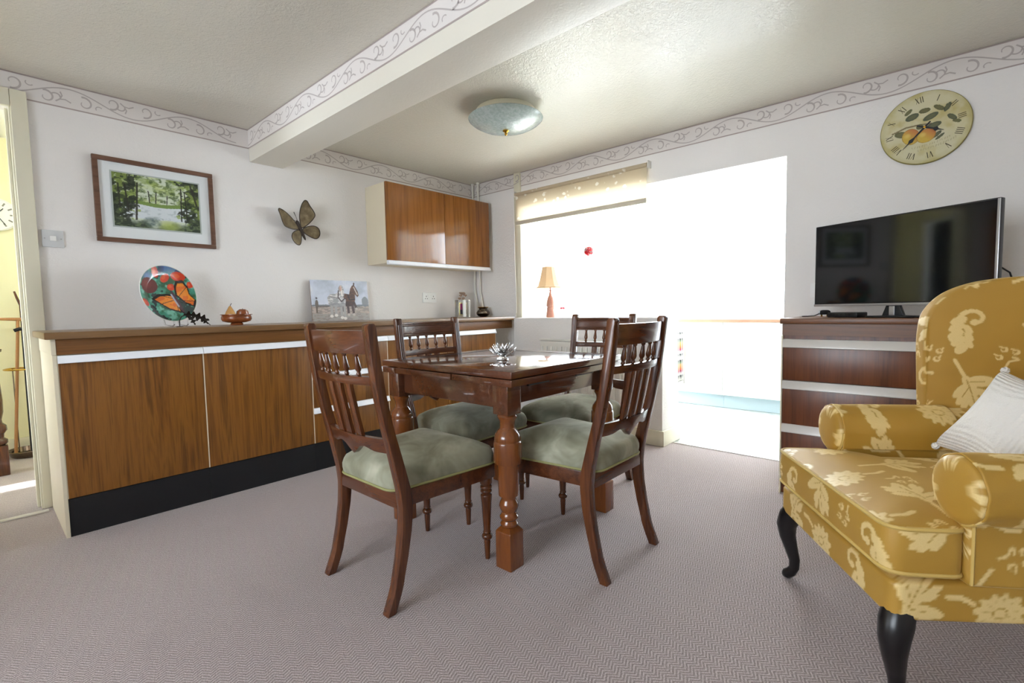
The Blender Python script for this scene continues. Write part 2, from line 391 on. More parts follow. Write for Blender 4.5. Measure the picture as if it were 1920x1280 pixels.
# ================================================================== THE ROOM
H = 2.31
struct('floor', MB().box(-5.6, 0, -5.2, -.05, -.1, 0), 'carpet', 'mottled beige herringbone carpet of the dining room', 'floor')
struct('floor', MB().box(-4.4, -2.2, -.05, 1.75, -.1, 0), 'carpet', 'pale sunlit carpet of the hallway beyond the door', 'floor')
struct('floor', MB().box(0, 2.2, -3.3, 1.1, -.1, -.002), 'vinyl', 'pale shiny vinyl floor of the bright kitchen', 'floor')
wl = MB()
wl.box(-3.275, 0, 0, .12, 0, H); wl.box(-4.14, -3.275, 0, .12, 2.14, H); wl.box(-4.5, -4.14, 0, .12, 0, H)
wl.box(-5.4, -4.5, 0, .12, 0, .15); wl.box(-5.4, -4.5, 0, .12, 2.05, H); wl.box(-5.72, -5.4, 0, .12, 0, H)
struct('wall_left', wl, 'wall', 'white textured wall behind the long sideboard', smooth=False)
wr = MB()
wr.box(0, .14, -.66, .12, 0, H); wr.box(0, .14, -2.87, -.66, 1.97, H); wr.box(0, .14, -5.32, -2.87, 0, H)
struct('wall_right', wr, 'wall', 'white textured wall with the wide opening to the kitchen', smooth=False)
struct('wall_half', MB().box(-.14, .14, -2.11, -.66, 0, .955), 'wall', 'low cream half wall under the opening', bevel=.006)
wb = MB()
wb.box(-5.72, -5.6, -1.5, 0, 0, H); wb.box(-5.72, -5.6, -5.32, -3.4, 0, H); wb.box(-5.72, -5.6, -3.4, -1.5, 0, .75); wb.box(-5.72, -5.6, -3.4, -1.5, 2.05, H)
struct('wall_back', wb, 'wall', 'wall with the added garden window behind the viewpoint', smooth=False)
struct('wall_near', MB().box(-5.6, 0, -5.32, -5.2, 0, H), 'wall', 'plain side wall out of view', smooth=False)
ceil = struct('ceiling', MB().box(-5.6, 0, -5.2, 0, H, H+.1), 'ceiling', 'glossy cream stippled ceiling', smooth=False)
MB().box(-2.14, -1.91, -5.2, -.001, 2.09, H+.001).build('beam', 'beam', ceil, bevel=.006)
# kitchen + hall shells
wk = MB()
wk.box(2.1, 2.22, .75, 1.1, 0, 2.42); wk.box(2.1, 2.22, -3.3, -3.17, 0, 2.42); wk.box(2.1, 2.22, -2.68, -2.62, 0, 2.42); wk.box(2.1, 2.22, -3.17, -2.68, 2.25, 2.42); wk.box(2.1, 2.22, -3.17, -2.68, 0, .06); wk.box(2.1, 2.22, -2.62, .75, 0, 1.0); wk.box(2.1, 2.22, -2.62, .75, 2.25, 2.42)
struct('wall_kitchen', wk, 'kitchen_wall', 'sunlit white far wall of the kitchen', smooth=False)
struct('wall_kitchen', MB().box(.14, 2.22, 1.0, 1.1, 0, 2.42), 'kitchen_wall', 'white end wall of the kitchen', smooth=False)
struct('wall_kitchen', MB().box(.14, 2.22, -3.3, -3.2, 0, 2.42), 'kitchen_wall', 'white side wall of the kitchen behind the clock wall', smooth=False)
ck = MB(); ck.box(.14, .55, -3.3, 1.1, 2.4, 2.5); ck.box(1.85, 2.22, -3.3, 1.1, 2.4, 2.5); ck.box(.55, 1.85, -3.3, -1.4, 2.4, 2.5); ck.box(.55, 1.85, .6, 1.1, 2.4, 2.5)
struct('ceiling', ck, 'kitchen_wall', 'white kitchen ceiling with an added rooflight', smooth=False)
struct('wall_hall', MB().box(-4.4, -2.2, 1.65, 1.75, 0, 2.45), 'hall_wall', 'pale yellow end wall of the hallway', smooth=False)
struct('wall_hall', MB().box(-2.3, -2.2, .12, 1.65, 0, 2.45), 'hall_wall', 'pale yellow side wall of the hallway out of view', smooth=False)
struct('ceiling', MB().box(-4.5, -2.2, .12, 1.75, 2.385, 2.45), 'kitchen_wall', 'white hallway ceiling', smooth=False)
wh = MB(); wh.box(-4.5, -4.4, .12, .3, 0, 2.4); wh.box(-4.5, -4.4, .9, 1.75, 0, 2.4); wh.box(-4.5, -4.4, .3, .9, 0, .25); wh.box(-4.5, -4.4, .3, .9, 2.15, 2.4)
struct('wall_hall', wh, 'hall_wall', 'hallway wall with the added glazed front door', smooth=False)
# windows
def window(name, label, plane, a0, a1, z0, z1, pos, nm, fw=.05):
    """plane 'x' or 'y'; frame bars and panes at pos"""
    def bx(mb, p, q, r, s_, d):
        return mb.box(pos-d, pos+d, p, q, r, s_) if plane == 'x' else mb.box(p, q, pos-d, pos+d, r, s_)
    m = MB(); bx(m, a0, a1, z0, z0+fw, .03); bx(m, a0, a1, z1-fw, z1, .03); bx(m, a0, a0+fw, z0+fw, z1-fw, .029); bx(m, a1-fw, a1, z0+fw, z1-fw, .029)
    for k in range(1, nm): c = a0+(a1-a0)*k/nm; bx(m, c-fw/2, c+fw/2, z0+fw, z1-fw, .028)
    o = struct(name, m, 'white', label, 'window', smooth=False)
    for k in range(nm):
        c0 = a0+(a1-a0)*k/nm; c1 = a0+(a1-a0)*(k+1)/nm
        bx(MB(), c0+.01, c1-.01, z0+.01, z1-.01, .004).build('pane', 'pane', o, smooth=False)
    return o
window('window_1', 'wide white kitchen window flooded with daylight', 'x', -2.62, .75, 1.0, 2.25, 2.17, 3)
window('window_6', 'tall unseen glazed kitchen door added to brighten the floor', 'x', -3.17, -2.68, .06, 2.25, 2.17, 1)  # invented opening out of view, sends more daylight onto the floor
window('window_2', 'unseen garden window added behind the viewpoint for fill light', 'x', -3.4, -1.5, .75, 2.05, -5.66, 2)  # added out of view as fill light for the room
window('window_3', 'tall window with tan curtains reflected in the television', 'y', -5.4, -4.5, .15, 2.05, .06, 1)
window('window_4', 'unseen glazed front door added to light the hallway', 'x', .3, .9, .25, 2.15, -4.45, 1)  # unseen opening added so daylight reaches the hallway
rl = struct('window_5', MB().box(.53, .59, -1.42, .62, 2.44, 2.5).box(1.81, 1.87, -1.42, .62, 2.44, 2.5).box(.59, 1.81, -1.42, -1.36, 2.445, 2.495).box(.59, 1.81, .56, .62, 2.445, 2.495).box(.59, 1.81, -.43, -.37, 2.445, 2.495), 'white', 'kitchen rooflight in a white frame, added for extra daylight', 'window', smooth=False)  # invented roof opening that floods the kitchen with extra light
for a, b in ((-1.36, -.43), (-.37, .56)): MB().box(.59, 1.81, a, b, 2.47, 2.476).build('pane', 'pane', rl, smooth=False)
# hall door frame
df = struct('door_1', MB().box(-3.303, -3.2755, -.012, .13, 0, 2.139), 'cream', 'cream painted frame of the open hallway doorway', 'door', bevel=.004)
MB().box(-3.296, -3.232, -.026, -.0125, 0, 2.215).build('architrave', 'cream', df, bevel=.006)
MB().box(-4.21, -4.115, -.028, -.0005, 0, 2.215).build('architrave', 'cream', df, bevel=.006)
MB().box(-4.115, -3.2965, -.028, -.0005, 2.125, 2.215).build('head_architrave', 'cream', df, bevel=.006)
MB().box(-3.316, -3.3035, .03, .07, 0, 2.125).build('door_stop', 'cream', df, bevel=.003)
MB().box(-4.14, -4.11, -.012, .13, 0, 2.125).build('jamb_lining', 'cream', df, bevel=.004)
MB().box(-4.14, -3.28, -.1, -.06, .0005, .008).build('threshold_strip', 'alu2', df, bevel=.002)
# skirtings
def skirting(name, label, pts):
    m = MB()
    for b in pts: m.box(*b)
    return struct(name, m, 'cream', label, 'skirting', bevel=.006)
bs = struct('baseboard_half', MB().box(-.162, -.141, -2.132, -.66, 0, .115), 'cream', 'cream skirting round the foot of the half wall', 'skirting', bevel=.006)
MB().box(-.141, .14, -2.132, -2.1105, 0, .115).build('end_board', 'cream', bs, bevel=.006)
skirting('baseboard_right', 'cream skirting beside the chest of drawers', [(-.02, -.0005, -5.2, -2.88, 0, .115)])
skirting('baseboard_hall', 'white skirting along the hallway wall', [(-4.4, -2.3, 1.63, 1.6495, 0, .12)])
struct('trim_1', MB().box(-.022, -.0005, -.662, -.585, .0, 2.31), 'cream', 'cream corner moulding at the edge of the kitchen opening', 'trim', bevel=.008)
struct('trim_2', MB().box(-.012, .012, -2.87, -2.135, .0005, .006), 'alu2', 'thin metal threshold strip between carpet and kitchen vinyl', 'trim', bevel=.002)
# wallpaper borders with printed scrolls
def spiral(cx, cy, r0, r1, a0, a1, n=16):
    return [(cx+(r0+(r1-r0)*i/n)*math.cos(a0+(a1-a0)*i/n), cy+(r0+(r1-r0)*i/n)*math.sin(a0+(a1-a0)*i/n)) for i in range(n+1)]
def border(name, label, length, fn):
    b = MB().box(0, 1, 0, 1, 0, 1); b.v = [fn(p[0]*length, 2.18+p[2]*.1295, .0006+p[1]*.0014) for p in b.v]
    o = struct(name, b, 'border', label, 'wallpaper border', smooth=False)
    ln = MB(); lay = .0026
    for (za, zb) in ((2.18, 2.187), (2.303, 2.3095)):
        ln.add([fn(0, za, lay), fn(length, za, lay), fn(length, zb, lay), fn(0, zb, lay)], [(0, 1, 2, 3)])
    ln.build('edge_line', 'border_line', o, smooth=False)
    pr = MB(); per = .56; hf = per/2
    k = 0
    while k*hf < length:
        u0 = k*hf; fl = k % 2
        def T(q):
            return [(u0+a, (.13-b if fl else b)) for a, b in q]
        strokes = [([(a, .065-.043*math.cos(PI*a/hf)) for a in np.linspace(0, hf, 14)], .0042),
                   (spiral(.062, .082, .036, .012, -1.9, 3.6), np.linspace(.007, .0025, 17)),
                   (spiral(.185, .045, .034, .012, 1.9, -3.4), np.linspace(.007, .0025, 17)),
                   (spiral(.25, .055, .012, .034, 0, 1.7), .004), (spiral(.232, .05, .03, .01, 2.6, .4), .0045),
                   ([(.222, .03), (.24, .045), (.262, .048), (.285, .036)], .0045), ([(.24, .045), (.25, .066), (.243, .085)], .0042),
                   (spiral(.12, .098, .02, .008, -.6, -3.6), .0035)]
        for q, wd in strokes:
            q = [(min(max(a, 0), length), b) for a, b in T(q)]
            if q[-1][0]-min(x for x, _ in q) == 0 or max(x for x, _ in q) >= length: continue
            pr.ribbon(q, np.asarray(wd)*1.5, lambda a, b: fn(a, 2.18+b, lay))
        k += 1
    pr.build('scroll_print', 'border_print', o, smooth=False)
    return o
border('trim_3', 'scroll-patterned wallpaper border above the picture and doorway', 3.44, lambda a, z, d: (-5.58+a, -d, z))
border('trim_4', 'scroll-patterned wallpaper border above the wall cupboard', 1.905, lambda a, z, d: (-1.908+a, -d, z))
border('trim_5', 'scroll-patterned wallpaper border on the ceiling beam', 5.15, lambda a, z, d: (-2.14-d, -.004-a, z))
border('trim_6', 'scroll-patterned wallpaper border above the clock and kitchen opening', 5.1, lambda a, z, d: (-d-(.022 if .58 < a < .665 else 0), -.004-a, z))

# ================================================================== SIDEBOARD RUN ON THE LEFT WALL
YF = -.6
def cabinet(label, x0, x1, kind, end_left=False):
    t = thing('base_cabinet', label, 'cabinet', ((x0+x1)/2, -.31, 0), 0, 'sideboard cabinets along the left wall')
    hw = (x1-x0)/2; yf = YF+.31; yb = .28
    g = .003
    MB().box(-hw+.001, hw-.001, yf+.021, yb, .183, .862).build('carcass', 'cream_panel', t, smooth=False)
    MB().box(-hw+.0005, hw-.0005, yf+.006, yb, 0, .18).build('plinth', 'black', t, smooth=False)
    if end_left: MB().box(-hw-.016, -hw-.0005, yf-.002, yb, 0, .861).build('end_panel', 'cream_panel', t, bevel=.002)
    def front(a, b, z0, z1, nm):
        d = MB().box(a+g, b-g, yf, yf+.02, z0, z1).build(nm, 'teak', t, bevel=.0015)
        MB().prism([(yf+.018, z1+.0005), (yf-.016, z1+.0005), (yf-.017, z1+.004), (yf-.005, z1+.036), (yf+.018, z1+.036)], lambda p, lv: (lv, p[0], p[1]), a+g*.5, b-g*.5).build('handle', 'alu', d, bevel=.0015)
    for e in (-hw, hw-.0028): MB().box(e, e+.0028, yf+.001, yf+.0205, .184, .86).build('edge_strip', 'cream_panel', t, smooth=False)
    if kind == 'door': front(-hw, hw, .184, .822, 'door')
    if kind == 'doors': front(-hw, 0, .184, .822, 'door'); front(0, hw, .184, .822, 'door')
    if kind == 'drawers':
        for z0, z1 in ((.184, .378), (.416, .602), (.640, .822)): front(-hw, hw, z0, z1, 'drawer')
    return t
cabinet('teak single-door base cabinet with cream end panel nearest the hallway', -3.245, -2.658, 'door', True)
cabinet('teak single-door base cabinet between the end cabinet and the drawers', -2.658, -2.050, 'door')
cabinet('teak drawer unit of the sideboard behind the front-left chair', -2.050, -1.475, 'drawers')
cabinet('teak double-door base cabinet at the far end behind the table', -1.475, -.325, 'doors')
wt = thing('worktop', 'long brown laminate worktop running over the sideboard cabinets', 'worktop', (-1.68, -.31, .862))
MB().prism([(-1.605, -.325), (1.595, -.325), (1.595, .305), (-1.535, .305), (-1.535, .28), (-1.605, .28)], lambda p, lv: (p[0], p[1], lv), .073, .106).build('top', 'top', wt, bevel=.006)
MB().box(-1.565, 1.585, -.288, -.262, .0, .0725).build('fascia', 'teak_h', wt, bevel=.002)
MB().box(-1.583, -1.5655, -.29, .28, .0, .0725).build('end_panel', 'cream_panel', wt, bevel=.002)
MB().box(1.565, 1.585, -.262, .3, .0, .0725).build('end_fascia', 'teak_h', wt, bevel=.002)

# wall cupboard
wc = thing('wall_cupboard', 'teak two-door wall cupboard with cream side and white bottom strip', 'cupboard', (-.655, 0, 1.415))
MB().box(-.585, .585, -.278, -.002, .012, .655).build('body', 'cream_panel', wc, bevel=.002)
for a, b in ((-.585, .02), (.02, .585)):
    d = MB().box(a+.0015, b-.0015, -.30, -.279, .035, .657).build('door', 'teak_gloss', wc, bevel=.0015)
    MB().prism([(-.279, .034), (-.302, .034), (-.316, .006), (-.31, 0), (-.279, 0)], lambda p, lv: (lv, p[0], p[1]), a+.001, b-.001).build('handle', 'alu', d, bevel=.0015)

# heating pipes in the corner
pp = thing('heating_pipes', 'pair of white painted pipes running down the room corner', 'pipes', (-.03, -.04, .97))
for y, dx in ((0, 0), (-.075, 0)):
    MB().tube([(0, y, 1.338), (0, y, .33), (.0, y, .26), (dx, y-.028, .13), (dx, y-.035, .0)], .010, 10).build('pipe', 'white_metal', pp)
    MB().lathe([(.017, 1.325), (.019, 1.332), (.017, 1.339)], 14, (0, y, 0)).build('collar', 'white_metal', pp)
# low cable box between sideboard end and wall is plain wall in the photo

# ================================================================== CHEST BY THE RIGHT WALL
ch = thing('chest_of_drawers', 'reddish teak chest of drawers with pale metal strip handles under the television', 'chest', (-.30, -3.303, 0))
MB().box(-.279, .275, -.305, .305, .0, .866).build('carcass', 'teak_red', ch, smooth=False)
MB().box(-.300, .275, -.313, -.3055, .0, .866).build('side_panel', 'cream_panel', ch, bevel=.001)
MB().box(-.300, .275, .3055, .313, .0, .866).build('side_panel', 'cream_panel', ch, bevel=.001)
MB().box(-.296, -.28, -.305, .305, .866, .928).build('fascia', 'teak_y', ch, smooth=False)
MB().box(-.28, .275, -.313, .313, .8665, .928).build('top_frame', 'teak_y', ch, smooth=False)
for z0, z1 in ((.085, .345), (.385, .580), (.628, .802)):
    d = MB().box(-.30, -.2795, -.303, .303, z0, z1).build('drawer', 'teak_red', ch, bevel=.0015)
    MB().prism([(-.2795, z1+.0005), (-.317, z1+.0005), (-.318, z1+.005), (-.304, z1+.045), (-.2795, z1+.045)], lambda p, lv: (p[0], lv, p[1]), -.304, .304).build('handle', 'alu2', d, bevel=.0015)
ct = thing('worktop', 'brown wooden top carrying the television', 'worktop', (-.30, -3.5, .928))
MB().box(-.322, .295, -.5, .515, .0005, .030).build('top', 'teak_y', ct, bevel=.007)
MB().box(-.30, .29, -.49, -.468, -.928, .0).build('end_support', 'teak_red', ct, smooth=False)

# ================================================================== DINING TABLE
tb = thing('dining_table', 'square dark wooden draw-leaf dining table with turned bulbous legs', 'table', (-1.75, -2.01, 0))
hx, hy = .415, .425
MB().box(-hx, hx, -hy, hy, .769, .797).build('tabletop', 'oak', tb, bevel=.004)
inl = MB()
for s in (-1, 1): inl.box(s*(hx-.075)-.0015, s*(hx-.075)+.0015, -hy+.02, hy-.02, .7968, .7974); inl.box(-hx+.02, hx-.02, s*(hy-.075)-.0015, s*(hy-.075)+.0015, .7968, .7974)
inl.build('inlay_line', plain('dark_inlay', L4(40, 20, 12), .3), tb, smooth=False)
MB().box(-hx, hx, -hy, -.086, .738, .766).build('draw_leaf', 'oak', tb, bevel=.004)
MB().box(-hx, hx, .325, hy, .738, .766).build('draw_leaf', 'oak', tb, bevel=.004)
MB().box(-hx, hx, -.079, .318, .738, .766).build('centre_bearer', 'oak', tb, bevel=.004)
for s in (-1, 1):
    MB().box(-.335, .335, s*.35-.011, s*.35+.011, .655, .737).build('apron', 'oak', tb, bevel=.003)
    MB().box(s*.357-.011, s*.357+.011, -.33, .33, .640, .737).build('apron', 'oak', tb, bevel=.003)
LP = [(.024, .165), (.034, .172), (.036, .180), (.030, .190), (.029, .194), (.037, .202), (.038, .210), (.031, .220), (.030, .228), (.036, .240), (.0395, .252), (.037, .264), (.031, .276), (.0295, .284), (.031, .290), (.0395, .294), (.0405, .30), (.0425, .36), (.0435, .420), (.0440, .4245), (.0555, .4265), (.0565, .4305), (.0567, .470), (.0565, .507), (.0550, .512), (.0520, .515), (.0535, .524), (.049, .542), (.038, .558), (.031, .566), (.0295, .58), (.032, .596), (.039, .607), (.0405, .614), (.036, .621)]
legm = None
for k, (x, y) in enumerate(((-.36, -.35), (.355, -.35), (-.36, .355), (.355, .355))):
    m = MB(); m.lathe(LP, 28)
    lg = m.build('leg', 'oak_leg', tb, ang=32) if k == 0 else legm.copy()
    if k: COL.objects.link(lg); lg.parent = tb
    else: legm = lg
    lg.location = (x, y, 0)
    fb = MB(); c = .026
    fb.add([(-.04, -.04, 0), (.04, -.04, 0), (.04, .04, 0), (-.04, .04, 0), (-.04, -.04, .15), (.04, -.04, .15), (.04, .04, .15), (-.04, .04, .15), (-c, -c, .168), (c, -c, .168), (c, c, .168), (-c, c, .168)],
           [(3, 2, 1, 0)]+[(i, (i+1) % 4, 4+(i+1) % 4, 4+i) for i in range(4)]+[(4+i, 4+(i+1) % 4, 8+(i+1) % 4, 8+i) for i in range(4)]+[(8, 9, 10, 11)])
    fb.build('foot_block', 'oak_leg', lg, bevel=.004)
    MB().box(-.04, .04, -.04, .04, .6215, .7375).build('top_block', 'oak', lg, bevel=.004)
MB().prism([(0, 0), (.11, 0), (.14, -.012), (.14, -.018), (0, -.018)], lambda p, lv: (p[0]-.25, lv, .7375+p[1]), -.372, -.362).build('leaf_runner', 'blackp', tb, smooth=False)
MB().prism([(0, 0), (.11, 0), (.14, -.012), (.14, -.018), (0, -.018)], lambda p, lv: (p[0]+.1, lv, .7375+p[1]), -.372, -.362).build('leaf_runner', 'blackp', tb, smooth=False)

# ================================================================== DINING CHAIRS (seat faces local +x)
BK = np.array([(0, -.305), (.08, -.272), (.18, -.250), (.27, -.236), (.35, -.231), (.42, -.238), (.54, -.264), (.65, -.290), (.76, -.313), (.87, -.329), (1.0, -.344)])
def xback(z): return float(np.interp(z, BK[:, 0], BK[:, 1]))
def make_chair():
    t = thing('dining_chair', 'chair', 'chair', (0, 0, 0), 0, 'dining chairs around the table')
    zs = np.linspace(0, .985, 34); th = lambda z: .033+.012*max(0, 1-abs(z-.38)/.25)
    for s in (-1, 1):
        pts = [(xback(z), z) for z in zs]+[(xback(.985)+.006, .995), (xback(.985)+.026, .995)]+[(xback(z)+th(z), z) for z in zs[::-1]]
        po = MB().prism(pts, lambda p, lv: (p[0], lv, p[1]), s*.2035-.0185, s*.2035+.0185).build('rear_post', 'mahog', t, bevel=.004)
        rd = MB()
        for dy in (-.008, .002, .011): rd.tube([(xback(z)+th(z)-.0005, s*.2035+dy, z) for z in np.linspace(.47, .96, 14)], .0028, 6)
        rd.build('reeding', 'mahog', po)
    bow = lambda u: -.026*4*u*(1-u)
    def xf(u, z): return xback(z)+.017+bow(u)
    cr = MB().bar(-.186, .186, 14, xf, lambda u: .893, lambda u: .972, .02).build('crest_rail', 'mahog_h', t, bevel=.003)
    gr = MB()
    for z in (.903, .912, .953, .962): gr.tube([(xf(i/14, z)+.0105, -.184+.368*i/14, z) for i in range(15)], .003, 6)
    gr.build('moulding', 'mahog_h', cr)
    MB().bar(-.186, .186, 14, xf, lambda u: .788, lambda u: .818, .022).build('middle_rail', 'mahog_h', t, bevel=.003)
    sp = [(.0045, .818), (.0085, .822), (.0085, .827), (.0055, .832), (.0095, .839), (.0112, .846), (.009, .862), (.0065, .880), (.0055, .884), (.0085, .889), (.0085, .8925)]
    for k in range(5):
        y = (k-2)*.062; u = (y+.186)/.372
        m = MB(); m.lathe([(r, z) for r, z in sp], 12); m.v = [(p[0]+xf(u, p[2]), p[1]+y, p[2]) for p in m.v]
        m.build('spindle', 'mahog', t)
    MB().bar(-.188, .188, 24, xf, lambda u: .548-.026*max(0, 1-abs(u-.5)/.12)+.014*math.exp(-((abs(u-.5)-.2)/.09)**2), lambda u: .60, .022).build('lower_rail', 'mahog_h', t, bevel=.003)
    for k in range(3):
        y = (k-1)*.060; m = MB()
        n = 10; vs = []; fs = []
        for i in range(n+1):
            z = .597+(.791-.597)*i/n; x = xf((y+.186)/.372, z)
            vs += [(x-.007, y-.0185, z), (x+.007, y-.0185, z), (x+.007, y+.0185, z), (x-.007, y+.0185, z)]
        for i in range(n):
            for q in range(4): fs.append((i*4+q, i*4+(q+1) % 4, i*4+4+(q+1) % 4, i*4+4+q))
        fs += [(3, 2, 1, 0), (n*4, n*4+1, n*4+2, n*4+3)]
        m.add(vs, fs).build('back_slat', 'mahog', t, bevel=.002)
    # seat rails
    for s in (-1, 1):
        MB().add([(-.21, s*.168, .345), (-.21, s*.192, .345), (.205, s*.226, .345), (.205, s*.202, .345), (-.21, s*.168, .404), (-.21, s*.192, .404), (.205, s*.226, .404), (.205, s*.202, .404)],
                 [(0, 1, 2, 3), (4, 5, 6, 7), (0, 1, 5, 4), (1, 2, 6, 5), (2, 3, 7, 6), (3, 0, 4, 7)]).build('side_rail', 'mahog_h', t, bevel=.003)
    MB().box(.198, .222, -.224, .224, .345, .404).build('front_rail', 'mahog_h', t, bevel=.003)
    MB().box(-.232, -.208, -.186, .186, .345, .404).build('back_rail', 'mahog_h', t, bevel=.003)
    # upholstered seat
    ol = round_poly([(-.245, -.178), (.23, -.233), (.23, .233), (-.245, .178)], [.05, .05, .05, .05], 6)
    dome = lambda a, b, s: .468+.062*(1-s**2.6)
    rings = [(.05, .399, 0), (.9, .399, 0), (.985, .402, 1), (1.0, .412, 1), (1.012, .43, 1), (1.012, .446, 1), (.995, .46, 1)]+[(s, dome, 0) for s in np.linspace(.965, .03, 16)]
    st = puff(ol, 96, (0, 0), rings, lambda a, b, h: (a, b, h)).build('seat', 'velvet', t, ang=80)
    P, _ = resample(ol, 96); MB().tube([(a*1.004, b*1.004, .408) for a, b in P], .0048, 6, closed=True).build('piping', 'piping', st)
    fl = [(.0095, .0), (.0105, .01), (.0135, .075), (.012, .082), (.02, .088), (.0225, .096), (.02, .104), (.013, .108), (.017, .114), (.0145, .122), (.0165, .16), (.0205, .235), (.0235, .268), (.0235, .272), (.019, .276), (.0195, .282), (.024, .286), (.024, .292), (.0195, .296), (.024, .302), (.024, .309), (.0195, .313), (.0245, .32), (.026, .33), (.026, .346)]
    for s in (-1, 1):
        g = MB().lathe(fl, 20, (.195, s*.198, 0)).build('front_leg', 'mahog', t, ang=50)
    return t
c0 = make_chair()
SP = [((-2.32, -2.05), 0, 'mahogany dining chair nearest the sideboard, seen from behind at the front left'),
      ((-1.7725, -2.433), PI/2, 'mahogany dining chair at the front right, seen from behind, nearest the armchair'),
      ((-1.757, -1.757), -PI/2, 'mahogany dining chair across the table in front of the far sideboard doors, facing the viewer'),
      ((-1.205, -2.058), PI, 'mahogany dining chair on the far side of the table beside the radiator')]
chairs = [c0]+[copy_tree(c0) for _ in range(3)]
for o, (p, a, lb) in zip(chairs, SP): o.location = (p[0], p[1], 0); o.rotation_euler = (0, 0, a); o['label'] = lb

# ================================================================== ARMCHAIR
TS = 640
def damask_tile():
    U_, V_ = np.meshgrid((np.arange(TS)+.5)/TS, (np.arange(TS)+.5)/TS); m = np.zeros((TS, TS), bool)
    def loc(cx, cy, ang, sc=1):
        x = (U_-cx+.5) % 1-.5; y = (V_-cy+.5) % 1-.5; c, s = math.cos(ang), math.sin(ang)
        return (x*c+y*s)/sc, (-x*s+y*c)/sc
    def leaf(cx, cy, ang, sc=1):
        x, y = loc(cx, cy, ang, sc); r = seg(x, y, -.2, 0, -.02, .0) < .012
        for (a, b, ra, rb, an) in ((.03, 0, .09, .035, 0), (.12, .03, .085, .034, .25), (.17, .02, .07, .03, .1), (.05, .07, .07, .028, 1.0), (.11, .085, .062, .026, .85), (.02, -.075, .085, .045, -1.15), (.05, -.13, .05, .032, -1.3), (.11, -.045, .06, .028, -.7), (.16, -.05, .05, .022, -.5), (.16, .09, .05, .022, .6)):
            r |= ell(x, y, a, b, ra, rb, an) < 1
        r &= ~((polyd(x, y, [(-.02, 0), (.06, .01), (.17, .03)]) < .0035)|(polyd(x, y, [(.04, .01), (.1, .08)]) < .003)|(polyd(x, y, [(.0, -.01), (.03, -.09)]) < .003))
        return r
    def flower(cx, cy, sc=1):
        x, y = loc(cx, cy, .2, sc); th = np.arctan2(y, x); r = np.hypot(x, y*1.25)
        o = r < .105*(1+.13*np.cos(11*th)); o &= ~((np.abs(np.sin(5.5*th)) < .07) & (r > .035) & (r < .085)); o |= r < .03
        o &= ~((r > .027) & (r < .032))
        return o | (polyd(x, y, [(-.1, .06), (-.15, .1), (-.2, .11)]) < .011)
    def scroll(cx, cy, ang, sc=1, fl=1):
        x, y = loc(cx, cy, ang, sc); y = y*fl; o = np.zeros_like(m)
        pts = spiral(.06, .1, .085, .022, -.6, 4.2, 22)
        for i, (a, b) in enumerate(pts): o |= np.hypot(x-a, y-b) < .017*(1-.35*i/22)
        o |= np.hypot(x-pts[-1][0], y-pts[-1][1]) < .024
        for i, (a, b) in enumerate(((.13, .05), (.115, .0), (.09, -.05), (.055, -.09), (.01, -.13))): o |= ell(x, y, a, b, .05, .032, -1.0-.12*i) < 1
        for (a, b) in ((.05, .015), (.02, -.03), (-.005, -.075), (.09, -.09)): o |= ell(x, y, a, b, .042, .021, .6) < 1
        return o
    def buds(cx, cy, ang, sc=1):
        x, y = loc(cx, cy, ang, sc); o = np.zeros_like(m)
        for a, b in ((0, .06), (.05, .02), (-.045, .015)):
            q = np.hypot(x-a, y-b); o |= (q < .021) & ~((np.hypot(x-a-.004, y-b-.006) < .011))
            o |= polyd(x, y, [(a, b+.015), (a+.012, b+.032)]) < .005
        return o | (polyd(x, y, [(-.03, -.04), (.02, -.03), (.05, -.055)]) < .007) | (ell(x, y, -.02, -.02, .02, .008, .8) < 1)
    for fn_, arg in ((leaf, (.17, .17, 2.7, .74)), (flower, (.50, .16, .92)), (scroll, (.80, .14, .3, .78)), (scroll, (.14, .50, 2.2, .78, -1)), (leaf, (.48, .51, -2.0, .74)), (flower, (.83, .50, .88)),
                     (flower, (.16, .84, .92)), (scroll, (.46, .80, .5, .78)), (leaf, (.81, .85, 1.0, .72)), (buds, (.34, .33, .2, .8)), (buds, (.67, .33, 1.5, .8)), (buds, (.0, .33, 2.6, .8)), (buds, (.31, .67, -.5, .8)), (buds, (.65, .67, 1.0, .8)), (buds, (.99, .68, 2.0, .8))): m |= fn_(*arg)
    f = m.astype(float); k = f.copy()
    for d in ((1, 0), (-1, 0), (0, 1), (0, -1)): k += np.roll(f, d, (0, 1))
    return k/5
TILE = damask_tile()
def pat(tex, off=(0, 0), size=.46, rot=0):
    c, s = math.cos(rot), math.sin(rot); x = tex[:, 0]*c+tex[:, 1]*s+off[0]; y = -tex[:, 0]*s+tex[:, 1]*c+off[1]
    return TILE[((y/size) % 1*TS).astype(int) % TS, ((x/size) % 1*TS).astype(int) % TS]
def damask(mb, name, parent, off=(0, 0), size=.58, rot=0, ang=60, mat='damask'):
    k = pat(mb.tex, off, size, rot); col = np.stack([k, k, k], 1)
    return mb.build(name, mat, parent, ang=ang, col=col)
def gridsurf(P, T, close=True):
    """P: (n, k, 3) rows of a section swept; T: (n, k, 2)"""
    n, k = P.shape[:2]; mb = MB(); fs = []
    for i in range(n-1):
        for j in range(k if close else k-1): fs.append((i*k+j, i*k+(j+1) % k, (i+1)*k+(j+1) % k, (i+1)*k+j))
    if close: fs += [tuple(range(k))[::-1], tuple(range((n-1)*k, n*k))]
    mb.add(P.reshape(-1, 3), fs); mb.tex = T.reshape(-1, 2); return mb
AC = thing('wingback_armchair', 'gold floral damask wingback armchair with dark cabriole legs', 'armchair', (-1.775, -3.379, 0), math.atan2(.836, -.549))
